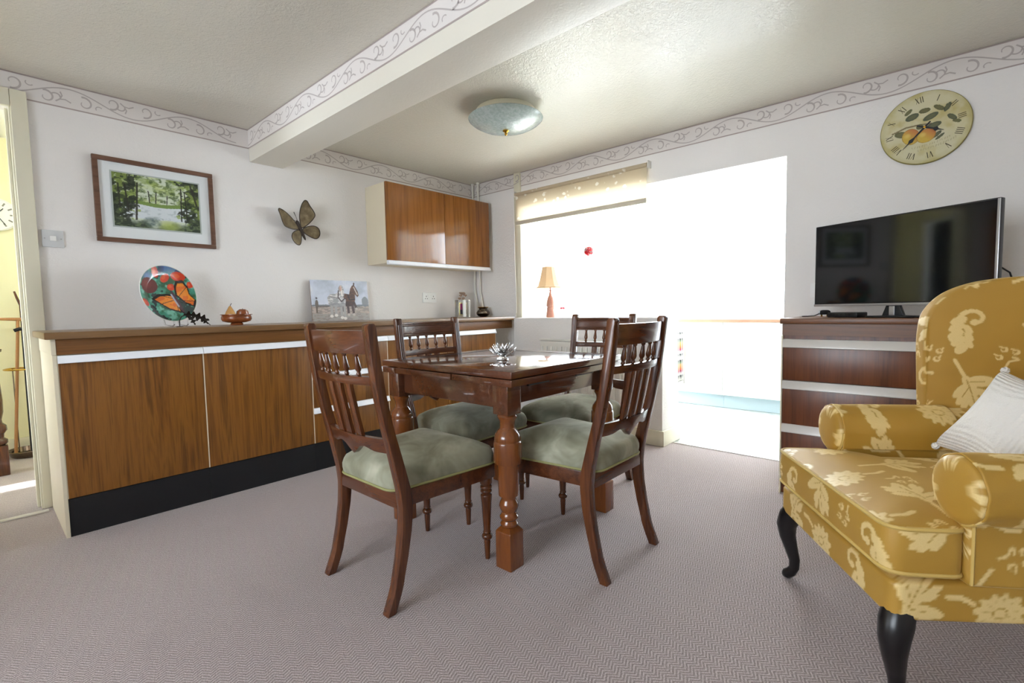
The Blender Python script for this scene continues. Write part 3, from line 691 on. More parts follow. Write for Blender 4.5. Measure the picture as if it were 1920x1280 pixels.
# base frame
ol = round_poly([(-.80, -.29), (0, -.335), (0, .335), (-.80, .29)], [.03, .035, .035, .03], 5)
rg = [(.02, .266, 0), (.9, .264, 0), (.992, .262, 1)]+[(1, z, 1) for z in np.linspace(.266, .346, 18)]+[(.99, .353, 1), (.93, .357, 0), (.02, .360, 0)]
damask(puff(ol, 480, (-.4, 0), rg, lambda a, b, h: (a, b, h)), 'base', AC, (.13, .2))
# seat cushion with piping
ol = round_poly([(.012, -.335), (.012, .335), (-.155, .335), (-.165, .243), (-.70, .235), (-.70, -.235), (-.165, -.243), (-.155, -.335)], [.05, .05, .03, .02, .03, .03, .02, .03], 6)
dm = lambda a, b, s: .492+.034*(1-s**3)
rg = [(.02, .362, 0), (.9, .362, 0), (.955, .367, 0), (.99, .374, 1)]+[(1+.014*math.sin(PI*k), .379+k*.106, 1) for k in np.linspace(0, 1, 24)]+[(.99, .491, 1)]+[(s, dm, 0) for s in np.linspace(.98, .02, 72)]
cu = damask(puff(ol, 480, (-.30, 0), rg, lambda a, b, h: (a, b, h)), 'seat_cushion', AC, (.31, .05), rot=.5)
P, _ = resample(ol, 160)
for z in (.379, .489): MB().tube([(-.30+(a+.30)*1.002, b*1.002, z) for a, b in P], .0055, 6, closed=True).build('piping', 'gold_piping', cu)
# arms: panel + roll, loose cover over the roll
def arm(sg):
    cy, cz, r = .302, .580, .076
    pr = [(.244, z) for z in np.linspace(.355, .54, 36)]
    for a in np.linspace(math.radians(222), math.radians(-48), 84): pr.append((cy+r*math.cos(a), cz+r*math.sin(a)))
    pr += [(.338, z) for z in np.linspace(.525, .362, 34)]; pr += [(y, .355) for y in np.linspace(.33, .252, 8)]
    pr = np.array(pr); d = np.r_[0, np.cumsum(np.linalg.norm(np.diff(pr, axis=0), axis=1))]
    xs = list(np.linspace(-.70, -.170, 106)); P = []; T = []
    cc = np.array([.293, .52])
    for x in xs: P.append([(x, sg*p[0], p[1]) for p in pr]); T.append([(x, q) for q in d])
    for s, dx in ((.985, .006), (.95, .010), (.8, .014), (.6, .016), (.4, .017), (.2, .018), (.03, .018)):
        q = cc+(pr-cc)*s; P.append([(-.170+dx, sg*p[0], p[1]) for p in q]); T.append([(p[0], p[1]) for p in q])
    a = damask(gridsurf(np.array(P), np.array(T)), 'arm', AC, (.05 if sg > 0 else .22, .31))
    rc = r+.006; an = np.linspace(PI, math.radians(-52), 84); P = []; T = []
    wob = lambda x, t: .0022*math.sin(9*t+x*40)*max(0, (x+.27)/.14)
    for x in np.linspace(-.515, -.157, 78):
        row = [(x, sg*(cy-rc+.004*(cz-z)/.05), z) for z in np.linspace(.525, cz-.003, 12)]+[(x, sg*(cy+(rc+wob(x, t))*math.cos(t)), cz+(rc+wob(x, t))*math.sin(t)) for t in an]
        P.append(row); T.append([(x, z-cz-rc*PI) for z in np.linspace(.525, cz-.003, 12)]+[(x, -t*rc) for t in an])
    m = gridsurf(np.array(P), np.array(T), close=False)
    # close the gap under the scroll face with its lower lip
    cv = damask(m, 'arm_cover', AC, (.18, .02 if sg > 0 else .27))
    md = cv.modifiers.new('thickness', 'SOLIDIFY'); md.thickness = .004; md.offset = 1
    an2 = np.linspace(0, 2*PI, 90, endpoint=False); P = []; T = []
    for q, dx in ((.985, -.035), (1.0, -.012), (.985, -.003), (.93, .003), (.75, .008), (.5, .010), (.25, .011), (.03, .011)):
        P.append([(-.150+dx, sg*(cy+rc*q*math.cos(t)), cz+rc*q*math.sin(t)) for t in an2]); T.append([(rc*q*math.cos(t), rc*q*math.sin(t)) for t in an2])
    damask(gridsurf(np.array(P), np.array(T)), 'scroll_front', AC, (.4, .12))
    lip = MB(); tt = np.linspace(math.radians(180), math.radians(308), 20)
    lip.tube([(-.158, sg*(cy+(rc)*math.cos(t)), cz+rc*math.sin(t)) for t in tt], .005, 6); lip.build('cover_hem', 'gold_piping', cv)
    MB().tube([(-.166, sg*.246, z) for z in np.linspace(.37, .545, 8)], .004, 6).build('arm_piping', 'gold_piping', a)
    MB().tube([(-.166, sg*.338, z) for z in np.linspace(.362, .525, 8)], .004, 6).build('arm_piping', 'gold_piping', a)
    return a
arm(1); arm(-1)
# back
xl = lambda z: -.685-.15*(z-.45)/.6
ol = round_poly([(-.285, .37), (.285, .37), (.30, 1.02), (.20, 1.085), (0, 1.11), (-.20, 1.085), (-.30, 1.02)], [.02, .02, .08, .1, .1, .1, .08], 6)
rg = [(q, -.13, 0) for q in np.linspace(.03, .93, 50)]+[(.98, -.115, 1), (1, -.09, 1)]+[(1, h, 1) for h in np.linspace(-.085, -.02, 12)]+[(.99, -.005, 1)]+[(s, lambda a, b, q: .028*(1-q**3), 0) for s in np.linspace(.98, .03, 76)]
damask(puff(ol, 460, (0, .75), rg, lambda a, b, h: (xl(b)+h, a, b)), 'back', AC, (.05, .35))
# wings
def wing(sg):
    ol = round_poly([(-.50, .60), (-.493, .75), (-.487, .90), (-.497, .995), (-.545, 1.06), (-.62, 1.097), (-.72, 1.112), (-.90, 1.108), (-.90, .98), (-.83, .62), (-.78, .38), (-.62, .38), (-.56, .50), (-.52, .555)], .04, 5)
    yi = lambda x: .268+.09*min(max((x+.76)/.26, 0), 1)
    rg = [(q, .062, 0) for q in np.linspace(.03, .93, 50)]+[(.985, .055, 1)]+[(1, h, 1) for h in np.linspace(.046, .014, 9)]+[(.992, .004, 1)]+[(s, lambda a, b, q: -.006*(1-q**4), 0) for s in np.linspace(.985, .03, 70)]
    damask(puff(ol, 400, (-.68, .80), rg, lambda a, b, h: (a, sg*(yi(a)+h), b)), 'wing', AC, (.30, .13))
wing(1); wing(-1)
# legs
def cab(x, y, sg, dx):
    d = Vector((.72*dx, .69*sg, 0))
    pa = [(-.004, .27), (.014, .24), (.026, .205), (.022, .165), (.008, .12), (-.004, .08), (-.004, .05), (.006, .03), (.022, .016), (.034, .009)]
    ra = [.036, .038, .034, .028, .0225, .0185, .017, .018, .019, .010]
    MB().tube([(x+d.x*o, y+d.y*o, z) for o, z in pa], ra, 14).build('leg', 'dark_leg', AC, ang=70)
cab(-.035, -.30, -1, 1); cab(-.035, .30, 1, 1); cab(-.74, -.25, -1, -1); cab(-.74, .25, 1, -1)
# knitted cushion leaning on the armchair back
pw = thing('throw_cushion', 'white knitted throw cushion leaning in the armchair', 'cushion')
nq = 40; a = .15
ol = []
for i in range(4):
    p0 = np.array([(-a, -a), (a, -a), (a, a), (-a, a)][i]); p1 = np.array([(a, -a), (a, a), (-a, a), (-a, -a)][i]); n_ = np.array([-(p1-p0)[1], (p1-p0)[0]])/(2*a)
    for k in range(nq): u_ = k/nq; ol.append(tuple(p0+(p1-p0)*u_+n_*.016*math.sin(PI*u_)))
def dome2(sgn): return lambda x, y, s: sgn*(.062*(1-s**2.2)**.75+.002)
rg = [(s, dome2(-1), 0) for s in np.linspace(.04, .995, 18)]+[(s, dome2(1), 0) for s in np.linspace(.995, .04, 18)]
puff(ol, 160, (0, 0), rg, lambda p, q, h: (h, p, q)).build('cover', 'knit', pw, ang=90)
for p in ((-a, -a), (a, -a), (a, a), (-a, a)): MB().lathe([(.004, -.012), (.011, -.006), (.012, .002), (.006, .010)], 10, (0, p[0]*1.02, p[1]*1.02)).build('tassel', 'knit', pw)
pw.matrix_world = AC.matrix_world
bpy.context.view_layer.update()
pw.matrix_world = Matrix.Translation(AC.location) @ Matrix.Rotation(AC.rotation_euler[2], 4, 'Z') @ Matrix.Translation((-.490, -.005, .672)) @ Matrix.Rotation(math.radians(-34), 4, 'Y') @ Matrix.Rotation(math.radians(-5), 4, 'X')

# ================================================================== TELEVISION AND BITS ON THE CHEST
TVL, TVR = np.array((-.355, -3.098)), np.array((-.665, -3.80)); tvd = TVR-TVL; TW = float(np.hypot(*tvd)); TH = .437
tv = thing('television', 'black flat-screen television with silver lower edge on the chest', 'television', ((TVL[0]+TVR[0])/2, (TVL[1]+TVR[1])/2, .9585), math.atan2(tvd[1], tvd[0]))
MB().box(-TW/2, TW/2, 0, .035, .058, .058+TH).build('casing', 'blackp', tv, bevel=.004)
MB().box(-TW/2+.008, TW/2-.012, -.0015, .0005, .076, .058+TH-.007).build('screen', 'screen', tv, smooth=False)
MB().box(-TW/2, TW/2, -.005, 0, .058, .070).build('silver_edge', 'silver', tv, bevel=.0015)
MB().box(TW/2-.010, TW/2, -.004, 0, .071, .058+TH-.004).build('side_edge', 'silver', tv, bevel=.0015)
MB().prism([(-.05, .0), (.05, 0), (.028, .062), (-.028, .062)], lambda p, lv: (p[0], lv, p[1]), .006, .028).build('stand_neck', 'blackp', tv, bevel=.003)
MB().box(-.012, .012, -.002, .005, .004, .056).build('neck_badge', 'silver', tv, bevel=.002)
puff(round_poly([(-.11, -.05), (.11, -.05), (.11, .10), (-.11, .10)], .05, 6), 64, (0, .02), [(.05, 0, 0), (.97, 0, 0), (1, .003, 1), (.98, .008, 0), (.05, .012, 0)], lambda a, b, h: (a, b, h)).build('stand_base', 'blackp', tv)
kb = thing('media_box', 'flat black box lying under the television screen', 'box', (-.427, -3.261, .9585), math.atan2(tvd[1], tvd[0]))
MB().box(-.075, .075, -.05, .04, 0, .026).build('case', 'blackp', kb, bevel=.004)
vt = MB()
for k in range(9): vt.box(-.068+k*.0155, -.062+k*.0155, -.0515, -.0503, .006, .019)
vt.build('vent', 'dark_leg', kb, smooth=False)
pl = thing('power_plug', 'black three-pin plug on the chest beside the television', 'plug', (-.31, -3.140, .9585), -1.2)
MB().prism(round_poly([(-.026, .012), (.026, .012), (.026, .032), (.014, .038), (-.014, .038), (-.026, .032)], .006, 3), lambda p, lv: (p[0], lv, p[1]), -.016, .016).build('plug_body', 'blackp', pl, bevel=.003)
for x in (-.014, .014): MB().box(x-.004, x+.004, -.003, .003, .0005, .0125).build('pin', 'brass', pl)
MB().tube([(-.024, 0, .018), (-.05, 0, .006), (-.08, .01, .0035), (-.11, .0, .0035)], .003, 8).build('flex', 'blackp', pl)
MB().tube([(.024, 0, .018), (.05, 0, .006), (.075, .0, .0035), (.09, -.02, .0035)], .003, 8).build('flex', 'blackp', pl)
ws = thing('wall_socket', 'white wall socket with a black plug behind the left edge of the television', 'socket', (0, -3.065, 1.07))
MB().box(-.012, -.0005, -.05, .05, 0, .09).build('plate', 'white', ws, bevel=.004)
MB().box(-.05, -.0125, -.04, -.005, .02, .07).build('plug', 'blackp', ws, bevel=.006)
tc = MB().tube([(-.012, -3.80, 1.20), (-.03, -3.84, 1.205), (-.02, -3.88, 1.17), (-.015, -3.9, 1.10), (-.015, -3.9, .961)], .004, 8).build('television_cable', 'blackp')
tag(tc, 'black cable looping down the wall at the right of the television', 'cable')

# ================================================================== WALL CLOCK
def clock_cols(u, v):
    img = np.zeros(u.shape+(3,)); img[:] = (206, 199, 160); n = fbm(u*.5+.5, v*.5+.5, 6, 4, 3); r = np.hypot(u, v)
    paint(img, np.clip((n-.52)*3, 0, 1), (178, 158, 84), .7); paint(img, np.clip((r-.86)*5, 0, 1), (160, 146, 74), .5)
    paint(img, np.clip((.5-n)*3, 0, 1), (214, 208, 184), .6)
    paint(img, polyd(u, v, [(-.72, .1), (-.4, .16), (-.1, .12), (.15, .05)]) < .022, (112, 96, 62), .8)
    for k, (a, b, ra, rb, an) in enumerate(((-.22, .4, .16, .09, .2), (.07, .47, .13, .07, -.1), (.17, .25, .18, .08, .25), (.38, .42, .14, .06, -.8), (.55, .36, .13, .06, .9), (-.28, .57, .11, .05, .6), (.6, .05, .13, .06, -.9), (.68, -.1, .1, .045, -.5), (.2, -.02, .17, .08, .1), (-.52, .0, .17, .09, -.4), (.22, -.3, .13, .05, .5), (-.1, .06, .08, .07, .3), (.28, -.38, .12, .035, .5))):
        e = ell(u, v, a, b, ra, rb, an); paint(img, e < 1, (92, 90, 52) if k % 2 else (74, 80, 56), .92); paint(img, (e < .4), (122, 116, 72), .4)
    for (a, b, ra, rb, an) in ((-.33, -.14, .2, .23, .1), (.0, -.24, .22, .19, .35)):
        e = ell(u, v, a, b, ra, rb, an); paint(img, e < 1, (206, 172, 64)); q = np.clip((u-a)*2.6+(v-b)*2.2+.25, 0, 1)*(e < 1); paint(img, q, (196, 104, 62), .85)
        paint(img, np.clip(1-ell(u, v, a-.07, b+.05, .09, .08), 0, 1), (226, 204, 112), .7); paint(img, (e < 1) & (e > .86), (140, 104, 42), .5)
    for j, yy in enumerate((-.5, -.6)):
        for k in range(16):
            a = -.35+k*.055+(.12 if j else 0); b = yy+.16*(a*a)*1.5-.03
            paint(img, seg(u, v, a, b, a+(.02 if k % 3 else .0), b+.045) < .007, (158, 148, 112), .7)
    return img
ck = thing('wall_clock', 'round cream wall clock painted with fruit and roman numerals', 'clock', (-.002, -3.533, 1.966), -PI/2)
MB().lathe([(.186, 0), (.19, -.004), (.19, -.018), (.187, -.0215), (.05, -.0215), (.001, -.0215)], 96, (0, 0, 0), 'Y').build('case', plain('clock_rim', L4(150, 138, 74), .5), ck)
tilt = .17
fc = disc_mesh('face', .1865, 110, 260, clock_cols, 'clock_print', ck, lambda r: -.0222); fc.rotation_euler = (0, -tilt, 0)
num = ['XII', 'I', 'II', 'III', 'IIII', 'V', 'VI', 'VII', 'VIII', 'IX', 'X', 'XI']
for h_, s_ in enumerate(num):
    m = MB(); wd = {'I': .009, 'V': .019, 'X': .02}; tot = sum(wd[c] for c in s_); x = -tot/2; th = -h_*PI/6+PI/2+tilt
    def put(p, q, wid):
        def fn(a, b): rr = .150+b; return (rr*math.cos(th)+a*math.sin(th), -.0228, rr*math.sin(th)-a*math.cos(th))
        m.ribbon([p, ((p[0]+q[0])/2, (p[1]+q[1])/2), q], wid, fn)
    for c in s_:
        w_ = wd[c]; c_ = x+w_/2
        if c == 'I': put((c_, -.016), (c_, .016), .0034)
        if c == 'V': put((c_-.006, .016), (c_, -.016), .0038); put((c_+.006, .016), (c_, -.016), .0016)
        if c == 'X': put((c_-.006, .016), (c_+.006, -.016), .0038); put((c_+.006, .016), (c_-.006, -.016), .0016)
        x += w_
    m.build('numeral', plain('numeral_ink', L4(72, 64, 34), .6) if 'numeral_ink' not in bpy.data.materials else bpy.data.materials['numeral_ink'], ck, smooth=False)
def hand(ang, ln, wd, y):
    d = np.array((math.sin(ang), math.cos(ang))); n_ = np.array((d[1], -d[0]))
    sh = [(-.035, .003), (0, .005), (ln*.45, wd*.3), (ln*.62, wd), (ln*.72, wd*.25), (ln, .0008)]
    pts = [d*a+n_*b for a, b in sh]+[d*a-n_*b for a, b in sh[::-1]]
    MB().prism(pts, lambda p, lv: (p[0], lv, p[1]), y, y-.002).build('hand', 'blackp', ck, smooth=False)
hand(math.radians(222), .135, .010, -.026); hand(math.radians(113), .085, .012, -.030)
MB().lathe([(.006, -.022), (.006, -.034), (.001, -.036)], 14, (0, 0, 0), 'Y').build('hand_pin', 'brass', ck)

# ================================================================== PICTURE, SWITCH, SOCKET, BUTTERFLY ON THE LEFT WALL
pf = thing('framed_picture', 'framed woodland pond print in a wide pale mount with brown frame', 'picture', (-2.686, -.001, 1.470))
fw, fh, fb = .606, .487, .026
for nm, b in (('frame_bar', (-fw/2, fw/2, 0, fb)), ('frame_bar', (-fw/2, fw/2, fh-fb, fh)), ('frame_bar', (-fw/2, -fw/2+fb, fb, fh-fb)), ('frame_bar', (fw/2-fb, fw/2, fb, fh-fb))):
    MB().box(b[0], b[1], -.024, 0, b[2], b[3]).build(nm, wood('picture_frame_wood', [(.3, L4(84, 56, 42)), (.7, L4(128, 92, 72))], 'X', 30, .4, .1) if 'picture_frame_wood' not in bpy.data.materials else bpy.data.materials['picture_frame_wood'], pf, bevel=.004)
MB().box(-fw/2+.02, fw/2-.02, -.010, -.001, .02, fh-.02).build('mount', plain('pale_mount', L4(226, 230, 232), .6), pf, smooth=False)
MB().box(-.226, .226, -.012, -.0101, .089, .414).build('mount_rim', plain('grey_mount_line', L4(178, 186, 184), .6), pf, smooth=False)
Ux, Vx = uv(220, 156)
img = np.zeros(Ux.shape+(3,)); img[:] = (206, 216, 196); n1 = fbm(Ux, Vx, 9, 4, 1); n2 = fbm(Ux, Vx, 26, 3, 2); n3 = fbm(Ux, Vx, 14, 4, 5)
paint(img, np.clip((n1-.42)*4, 0, 1)*(Vx > .45), (126, 148, 66), .9); paint(img, np.clip((n2-.5)*5, 0, 1)*(Vx > .5), (64, 84, 40), .75)
paint(img, np.clip((n3-.55)*6, 0, 1)*(Vx > .5), (196, 208, 150), .7)
paint(img, (Vx < .47) & (Vx > .18), (212, 220, 226), .95); paint(img, np.clip((n2-.55)*4, 0, 1)*(Vx < .46), (150, 166, 170), .5)
paint(img, np.abs(Vx-.475-.02*np.sin(Ux*9)) < .035, (110, 138, 58), .9)
for s0, cx in ((1, 0), (-1, 1)):
    dk = np.clip(1.0-np.abs(Ux-cx)/(.33+.1*(n1-.5)*4), 0, 1); paint(img, (dk*1.5*(n2*1.2) > .42), (58, 72, 38), .9); paint(img, (dk > .2) & (n3 > .6), (140, 160, 76), .7); paint(img, (dk > .3) & (n3 < .42), (26, 32, 24), .75)
low = np.clip((.30-.1*np.sin(Ux*PI)*1.6+.09*(n1-.5)*3-Vx)*7, 0, 1); paint(img, low, (46, 58, 44), .92); paint(img, low*np.clip((n2-.48)*5, 0, 1), (112, 128, 88), .8)
paint(img, np.clip(1-ell(Ux, Vx, .62, .07, .16, .13), 0, 1), (168, 184, 84), .75); paint(img, np.clip(1-ell(Ux, Vx, .42, .13, .12, .12), 0, 1)*n2*1.6, (62, 82, 84), .8)
for (a, b, c_, d_, wd) in ((.24, .15, .27, .85, .012), (.16, .3, .13, .8, .01), (.40, .5, .39, .72, .007), (.47, .5, .48, .72, .007), (.6, .5, .61, .68, .006), (.77, .2, .78, .85, .009), (.84, .25, .82, .8, .008), (.97, .55, .9, .95, .012), (.07, .35, .06, .8, .01)): paint(img, seg(Ux, Vx, a, b, c_, d_) < wd, (40, 40, 30), .85)
paint(img, np.clip(1-ell(Ux, Vx, .5, .80, .16, .10), 0, 1)*n1*1.8, (170, 190, 72), .7)
pt = print_grid('print', .436, .309, img, 'print_glass', pf); pt.location = (0, -.0128, .097)
sw = thing('light_switch', 'square grey-white light switch beside the hallway door', 'switch', (-3.173, 0, 1.418))
MB().box(-.044, .044, -.010, -.0005, 0, .092).build('plate', plain('switch_plate', L4(206, 208, 210), .35), sw, bevel=.003)
MB().add([(-.013, -.010, .033), (.013, -.010, .033), (.013, -.010, .06), (-.013, -.010, .06), (-.013, -.018, .033), (.013, -.018, .033), (.013, -.0125, .06), (-.013, -.0125, .06)], [(0, 1, 2, 3), (4, 5, 6, 7), (0, 1, 5, 4), (1, 2, 6, 5), (2, 3, 7, 6), (3, 0, 4, 7)]).build('rocker', 'white', sw, bevel=.0015)
for x in (-.033, .033): MB().lathe([(.0035, -.0102), (.0035, -.0112), (.001, -.0116)], 10, (x, 0, .046), 'Y').build('screw', 'silver', sw)
so = thing('wall_socket', 'white double wall socket under the wall cupboard', 'socket', (-.596, 0, 1.114))
MB().box(-.08, .08, -.011, -.0005, 0, .094).build('plate', 'white', so, bevel=.004)
hl = MB()
for cx in (-.042, .042): hl.box(cx-.003, cx+.003, -.0116, -.0108, .052, .064); hl.box(cx-.016, cx-.007, -.0116, -.0108, .034, .040); hl.box(cx+.007, cx+.016, -.0116, -.0108, .034, .040)
hl.build('socket_holes', 'blackp', so, smooth=False)
for cx in (-.018, .018): MB().box(cx-.006, cx+.006, -.0145, -.0108, .058, .076).build('rocker', 'white', so, bevel=.001)
# butterfly
bf = thing('butterfly_ornament', 'brown metal butterfly ornament hung on the white wall', 'ornament', (-1.815, -.004, 1.66))
bf.rotation_euler = (0, math.radians(-24), 0)
t = NT('butterfly_wing'); v = t.obj(); t.base(t.ramp(t.noise(v, 26, 3), [(.3, L4(92, 76, 48)), (.6, L4(128, 112, 82)), (.8, L4(160, 146, 118))])); t.set(Roughness=.45, Metallic=.25); WM = t.m
rimm = plain('butterfly_rim', L4(58, 46, 38), .5, .3)
up_ = [(.012, .03), (.03, .09), (.055, .135), (.085, .17), (.11, .185), (.122, .175), (.124, .14), (.134, .09), (.133, .06), (.1, .035), (.05, .012), (.012, .005)]
lo_ = [(.012, .0), (.05, .005), (.095, -.005), (.118, -.03), (.115, -.065), (.1, -.09), (.075, -.102), (.05, -.085), (.028, -.055), (.01, -.03)]
for s in (-1, 1):
    for nm, q in (('upper_wing', up_), ('lower_wing', lo_)):
        tl = .34 if s < 0 else .5
        pts = round_poly(q, .02, 3)
        fn = lambda p, lv: (s*p[0]*.92, -.028-p[0]*tl+lv, p[1])
        w_ = MB().prism(pts, fn, 0, .0025).build(nm, WM, bf, smooth=False)
        MB().tube([fn(p, .001) for p in pts], .0032, 6, closed=True).build('wing_rim', rimm, w_)
MB().lathe([(.001, -.085), (.007, -.075), (.011, -.04), (.012, -.01), (.014, .02), (.011, .04), (.013, .05), (.011, .062), (.002, .07)], 14, (0, -.028, 0)).build('body', rimm, bf)
for s, q in ((-1, (-.075, .135)), (1, (.002, .13))): MB().tube([(s*.004, -.03, .06), (q[0]*.5+s*.004, -.036, .06+(q[1]-.06)*.55), (q[0], -.04, q[1])], [.0016, .0016, .0026], 6).build('antenna', rimm, bf)
MB().tube([(0, -.002, .0), (0, -.025, .0)], .003, 8).build('hook', rimm, bf)

# ================================================================== ORNAMENTS ON THE SIDEBOARD (top at z = .968)
ZT = .9685
def plate_cols(u, v):
    img = np.zeros(u.shape+(3,)); n = fbm(u*.5+.5, v*.5+.5, 7, 4, 11); n2 = fbm(u*.5+.5, v*.5+.5, 11, 3, 12)
    img[:] = (70, 150, 128); paint(img, np.clip((n-.5)*6, 0, 1), (44, 92, 66)); paint(img, np.clip((n2-.55)*6, 0, 1), (116, 190, 170)); paint(img, (n < .40), (30, 40, 44), .85)
    paint(img, np.clip((v-.5)*3, 0, 1)*np.clip((u+.1)*3, 0, 1), (66, 96, 170), .75); paint(img, np.clip(1-ell(u, v, -.45, .75, .28, .2), 0, 1), (150, 176, 226), .9)
    paint(img, ell(u, v, -.5, .42, .3, .27) < 1, (104, 46, 48)); paint(img, np.clip(1-ell(u, v, -.56, .5, .2, .2), 0, 1), (150, 74, 70), .6)
    for (a, b, ra, rb, an) in ((-.12, .82, .12, .2, .1), (.16, .55, .2, .12, .5), (.62, .5, .24, .16, -.5), (.24, .2, .15, .12, 0), (.9, .12, .1, .12, 0), (-.9, -.1, .1, .14, .4)): paint(img, ell(u, v, a, b, ra, rb, an) < 1, (208, 66, 40)); paint(img, ell(u, v, a-.03, b+.03, ra*.45, rb*.45, an) < 1, (232, 112, 62), .7)
    Lw = [(.1, -.7), (-.15, -.55), (-.4, -.28), (-.62, -.02), (-.35, .06), (-.05, .02), (.14, -.05), (.22, -.4), (.26, -.78)]
    Rw = [(.26, -.1), (.34, .2), (.5, .38), (.72, .36), (.82, .1), (.78, -.2), (.88, -.5), (.72, -.72), (.5, -.5)]
    for q, c in ((Lw, (-.1, -.3)), (Rw, (.6, -.1))):
        paint(img, inpoly(u, v, q), (22, 16, 18)); qi = [(c[0]+(a-c[0])*.8, c[1]+(b-c[1])*.78) for a, b in q]; k = inpoly(u, v, qi); paint(img, k, (236, 140, 36)); paint(img, k & (n2 > .55), (216, 96, 30), .7)
        for (a, b) in q[::2]: paint(img, seg(u, v, .22, -.25, a, b) < .012, (34, 20, 16), .8)
    paint(img, np.hypot(u+.45, v-.0) < .14, (24, 18, 22), .0)
    paint(img, ell(u, v, .22, -.32, .07, .42, .12) < 1, (74, 48, 62)); paint(img, seg(u, v, .12, -.05, .2, -.5) < .03, (196, 204, 220), .85)
    r = np.hypot(u, v); paint(img, r > .975, (226, 226, 214))
    return img
pz = thing('display_plate', 'colourful butterfly plate propped against the wall', 'plate', (-2.69, -.16, ZT))
pd = disc_mesh('painted_face', .172, 70, 200, plate_cols, 'plate_print', pz, lambda r: .0 if r < .68 else -.020*((r-.68)/.32)**1.2)
pd.location = (-.013, 0, .1955)
pd.rotation_euler = (Matrix.Rotation(math.radians(24), 3, 'Z') @ Matrix.Rotation(math.radians(-12), 3, 'X') @ Matrix.Rotation(math.radians(-14), 3, 'Y')).to_euler()
bk = MB().lathe([(.001, .009), (.11, .009), (.121, .006), (.1725, -.018), (.172, -.0205)], 72, (0, 0, 0), 'Y', cap=False).build('plate_back', 'white', pz); bk.location = pd.location; bk.rotation_euler = pd.rotation_euler
for s in (-1, 1): MB().tube([(s*.035+.03, -.075, .040), (s*.035+.03, -.07, .012), (s*.035+.03, -.04, .004), (s*.035+.01, .035, .010), (s*.035+.0, .075, .1)], .0035, 8).build('clear_stand', 'crystal', pz)
lf = thing('leaf_sculpture', 'dark metal oak leaf sculpture on a thin curved stem', 'ornament', (-2.665, -.30, ZT))
MB().tube([(-.02, 0, .001), (-.02, 0, .035), (-.008, 0, .06), (.02, 0, .072), (.05, 0, .065), (.10, -.01, .045), (.135, -.012, .004)], [.003, .003, .003, .0028, .0025, .0022, .002], 8).build('stem', 'leafmetal', lf)
MB().lathe([(.018, 0), (.018, .003), (.004, .005)], 16, (-.02, 0, 0)).build('foot', 'leafmetal', lf)
def oak(cx, cz, ln, ang, dy):
    q = []; n = 36
    for i in range(n+1):
        u = i/n; wv = .30*math.sin(PI*u**.8)*(.62+.38*math.cos(u*6.5*PI)); q.append((u*ln, wv*ln))
    q += [(a, -b) for a, b in q[::-1]]; c, s = math.cos(ang), math.sin(ang)
    MB().prism(q, lambda p, lv: (cx+p[0]*c-p[1]*s, dy+lv-.25*abs(p[1]), cz+p[0]*s+p[1]*c), 0, .002).build('leaf', 'leafmetal', lf, smooth=False)
oak(.0, .070, .085, -.05, -.004); oak(.045, .066, .095, -.35, -.008); oak(.03, .066, .065, -1.15, -.012); oak(.085, .052, .06, -.75, -.002)
bw = thing('fruit_bowl', 'small turned wooden bowl on a short foot', 'bowl', (-2.378, -.30, ZT))
MB().lathe([(.034, 0), (.036, .008), (.03, .014), (.05, .016), (.078, .024), (.086, .038), (.084, .052), (.080, .061), (.090, .064), (.090, .067), (.076, .066), (.074, .05), (.05, .03), (.001, .026)], 40).build('bowl_shell', 'bowlwood', bw, ang=50)
pe = thing('wooden_pear', 'pale wooden pear in the turned bowl', 'wooden fruit', (-2.412, -.30, ZT+.032))
MB().lathe([(.001, 0), (.022, .004), (.031, .02), (.030, .036), (.022, .056), (.012, .074), (.007, .084), (.002, .088)], 24).build('flesh', 'fruitwood', pe)
MB().tube([(0, 0, .086), (.004, 0, .096), (.010, 0, .104)], .0018, 6).build('stalk', 'leafmetal', pe)
ap = thing('wooden_apple', 'round tan wooden apple in the turned bowl', 'wooden fruit', (-2.340, -.295, ZT+.032))
MB().lathe([(.001, .004), (.014, .0), (.030, .014), (.037, .035), (.032, .056), (.016, .067), (.006, .066), (.001, .060)], 26).build('flesh', 'bowlwood', ap)
MB().tube([(0, 0, .060), (.002, 0, .072)], .0016, 6).build('stalk', 'leafmetal', ap)
# horse print
hp = thing('horse_print', 'unframed print of two plough horses leaning on the wall', 'print', (-1.52, -.052, ZT)); hp.rotation_euler = (math.radians(-5), 0, 0)
Ux, Vx = uv(230, 156); A = 1.5; X = Ux*A
img = np.zeros(Ux.shape+(3,)); n1 = fbm(X, Vx, 4, 4, 21); n2 = fbm(X, Vx*3, 14, 3, 22); img[:] = (206, 212, 228); paint(img, np.clip((n1-.48)*4, 0, 1), (174, 182, 196), .8); paint(img, np.clip((.45-n1)*5, 0, 1), (228, 230, 238), .9)
g = Vx < .36; paint(img, g, (172, 158, 150)); paint(img, g & (n2 > .55), (196, 178, 170), .8); paint(img, g & (n2 < .42), (142, 136, 130), .8); paint(img, (Vx < .18) & (n2 > .5), (158, 156, 152), .8)
paint(img, np.abs(Vx-.37-.02*n2) < .022, (112, 118, 122), .85); paint(img, ell(X, Vx, 1.4, .47, .09, .13) < .8+n2*.4, (124, 130, 136), .85)
dkp = [(.74, .40), (.74, .60), (.86, .68), (.98, .66), (1.02, .80), (1.08, .89), (1.15, .87), (1.22, .74), (1.24, .63), (1.20, .59), (1.14, .66), (1.13, .52), (1.10, .42), (1.0, .36), (.84, .36)]
gyp = [(.42, .42), (.40, .58), (.48, .66), (.62, .67), (.69, .71), (.70, .82), (.75, .89), (.80, .89), (.84, .80), (.85, .66), (.82, .58), (.88, .52), (.86, .40), (.74, .34), (.54, .36)]
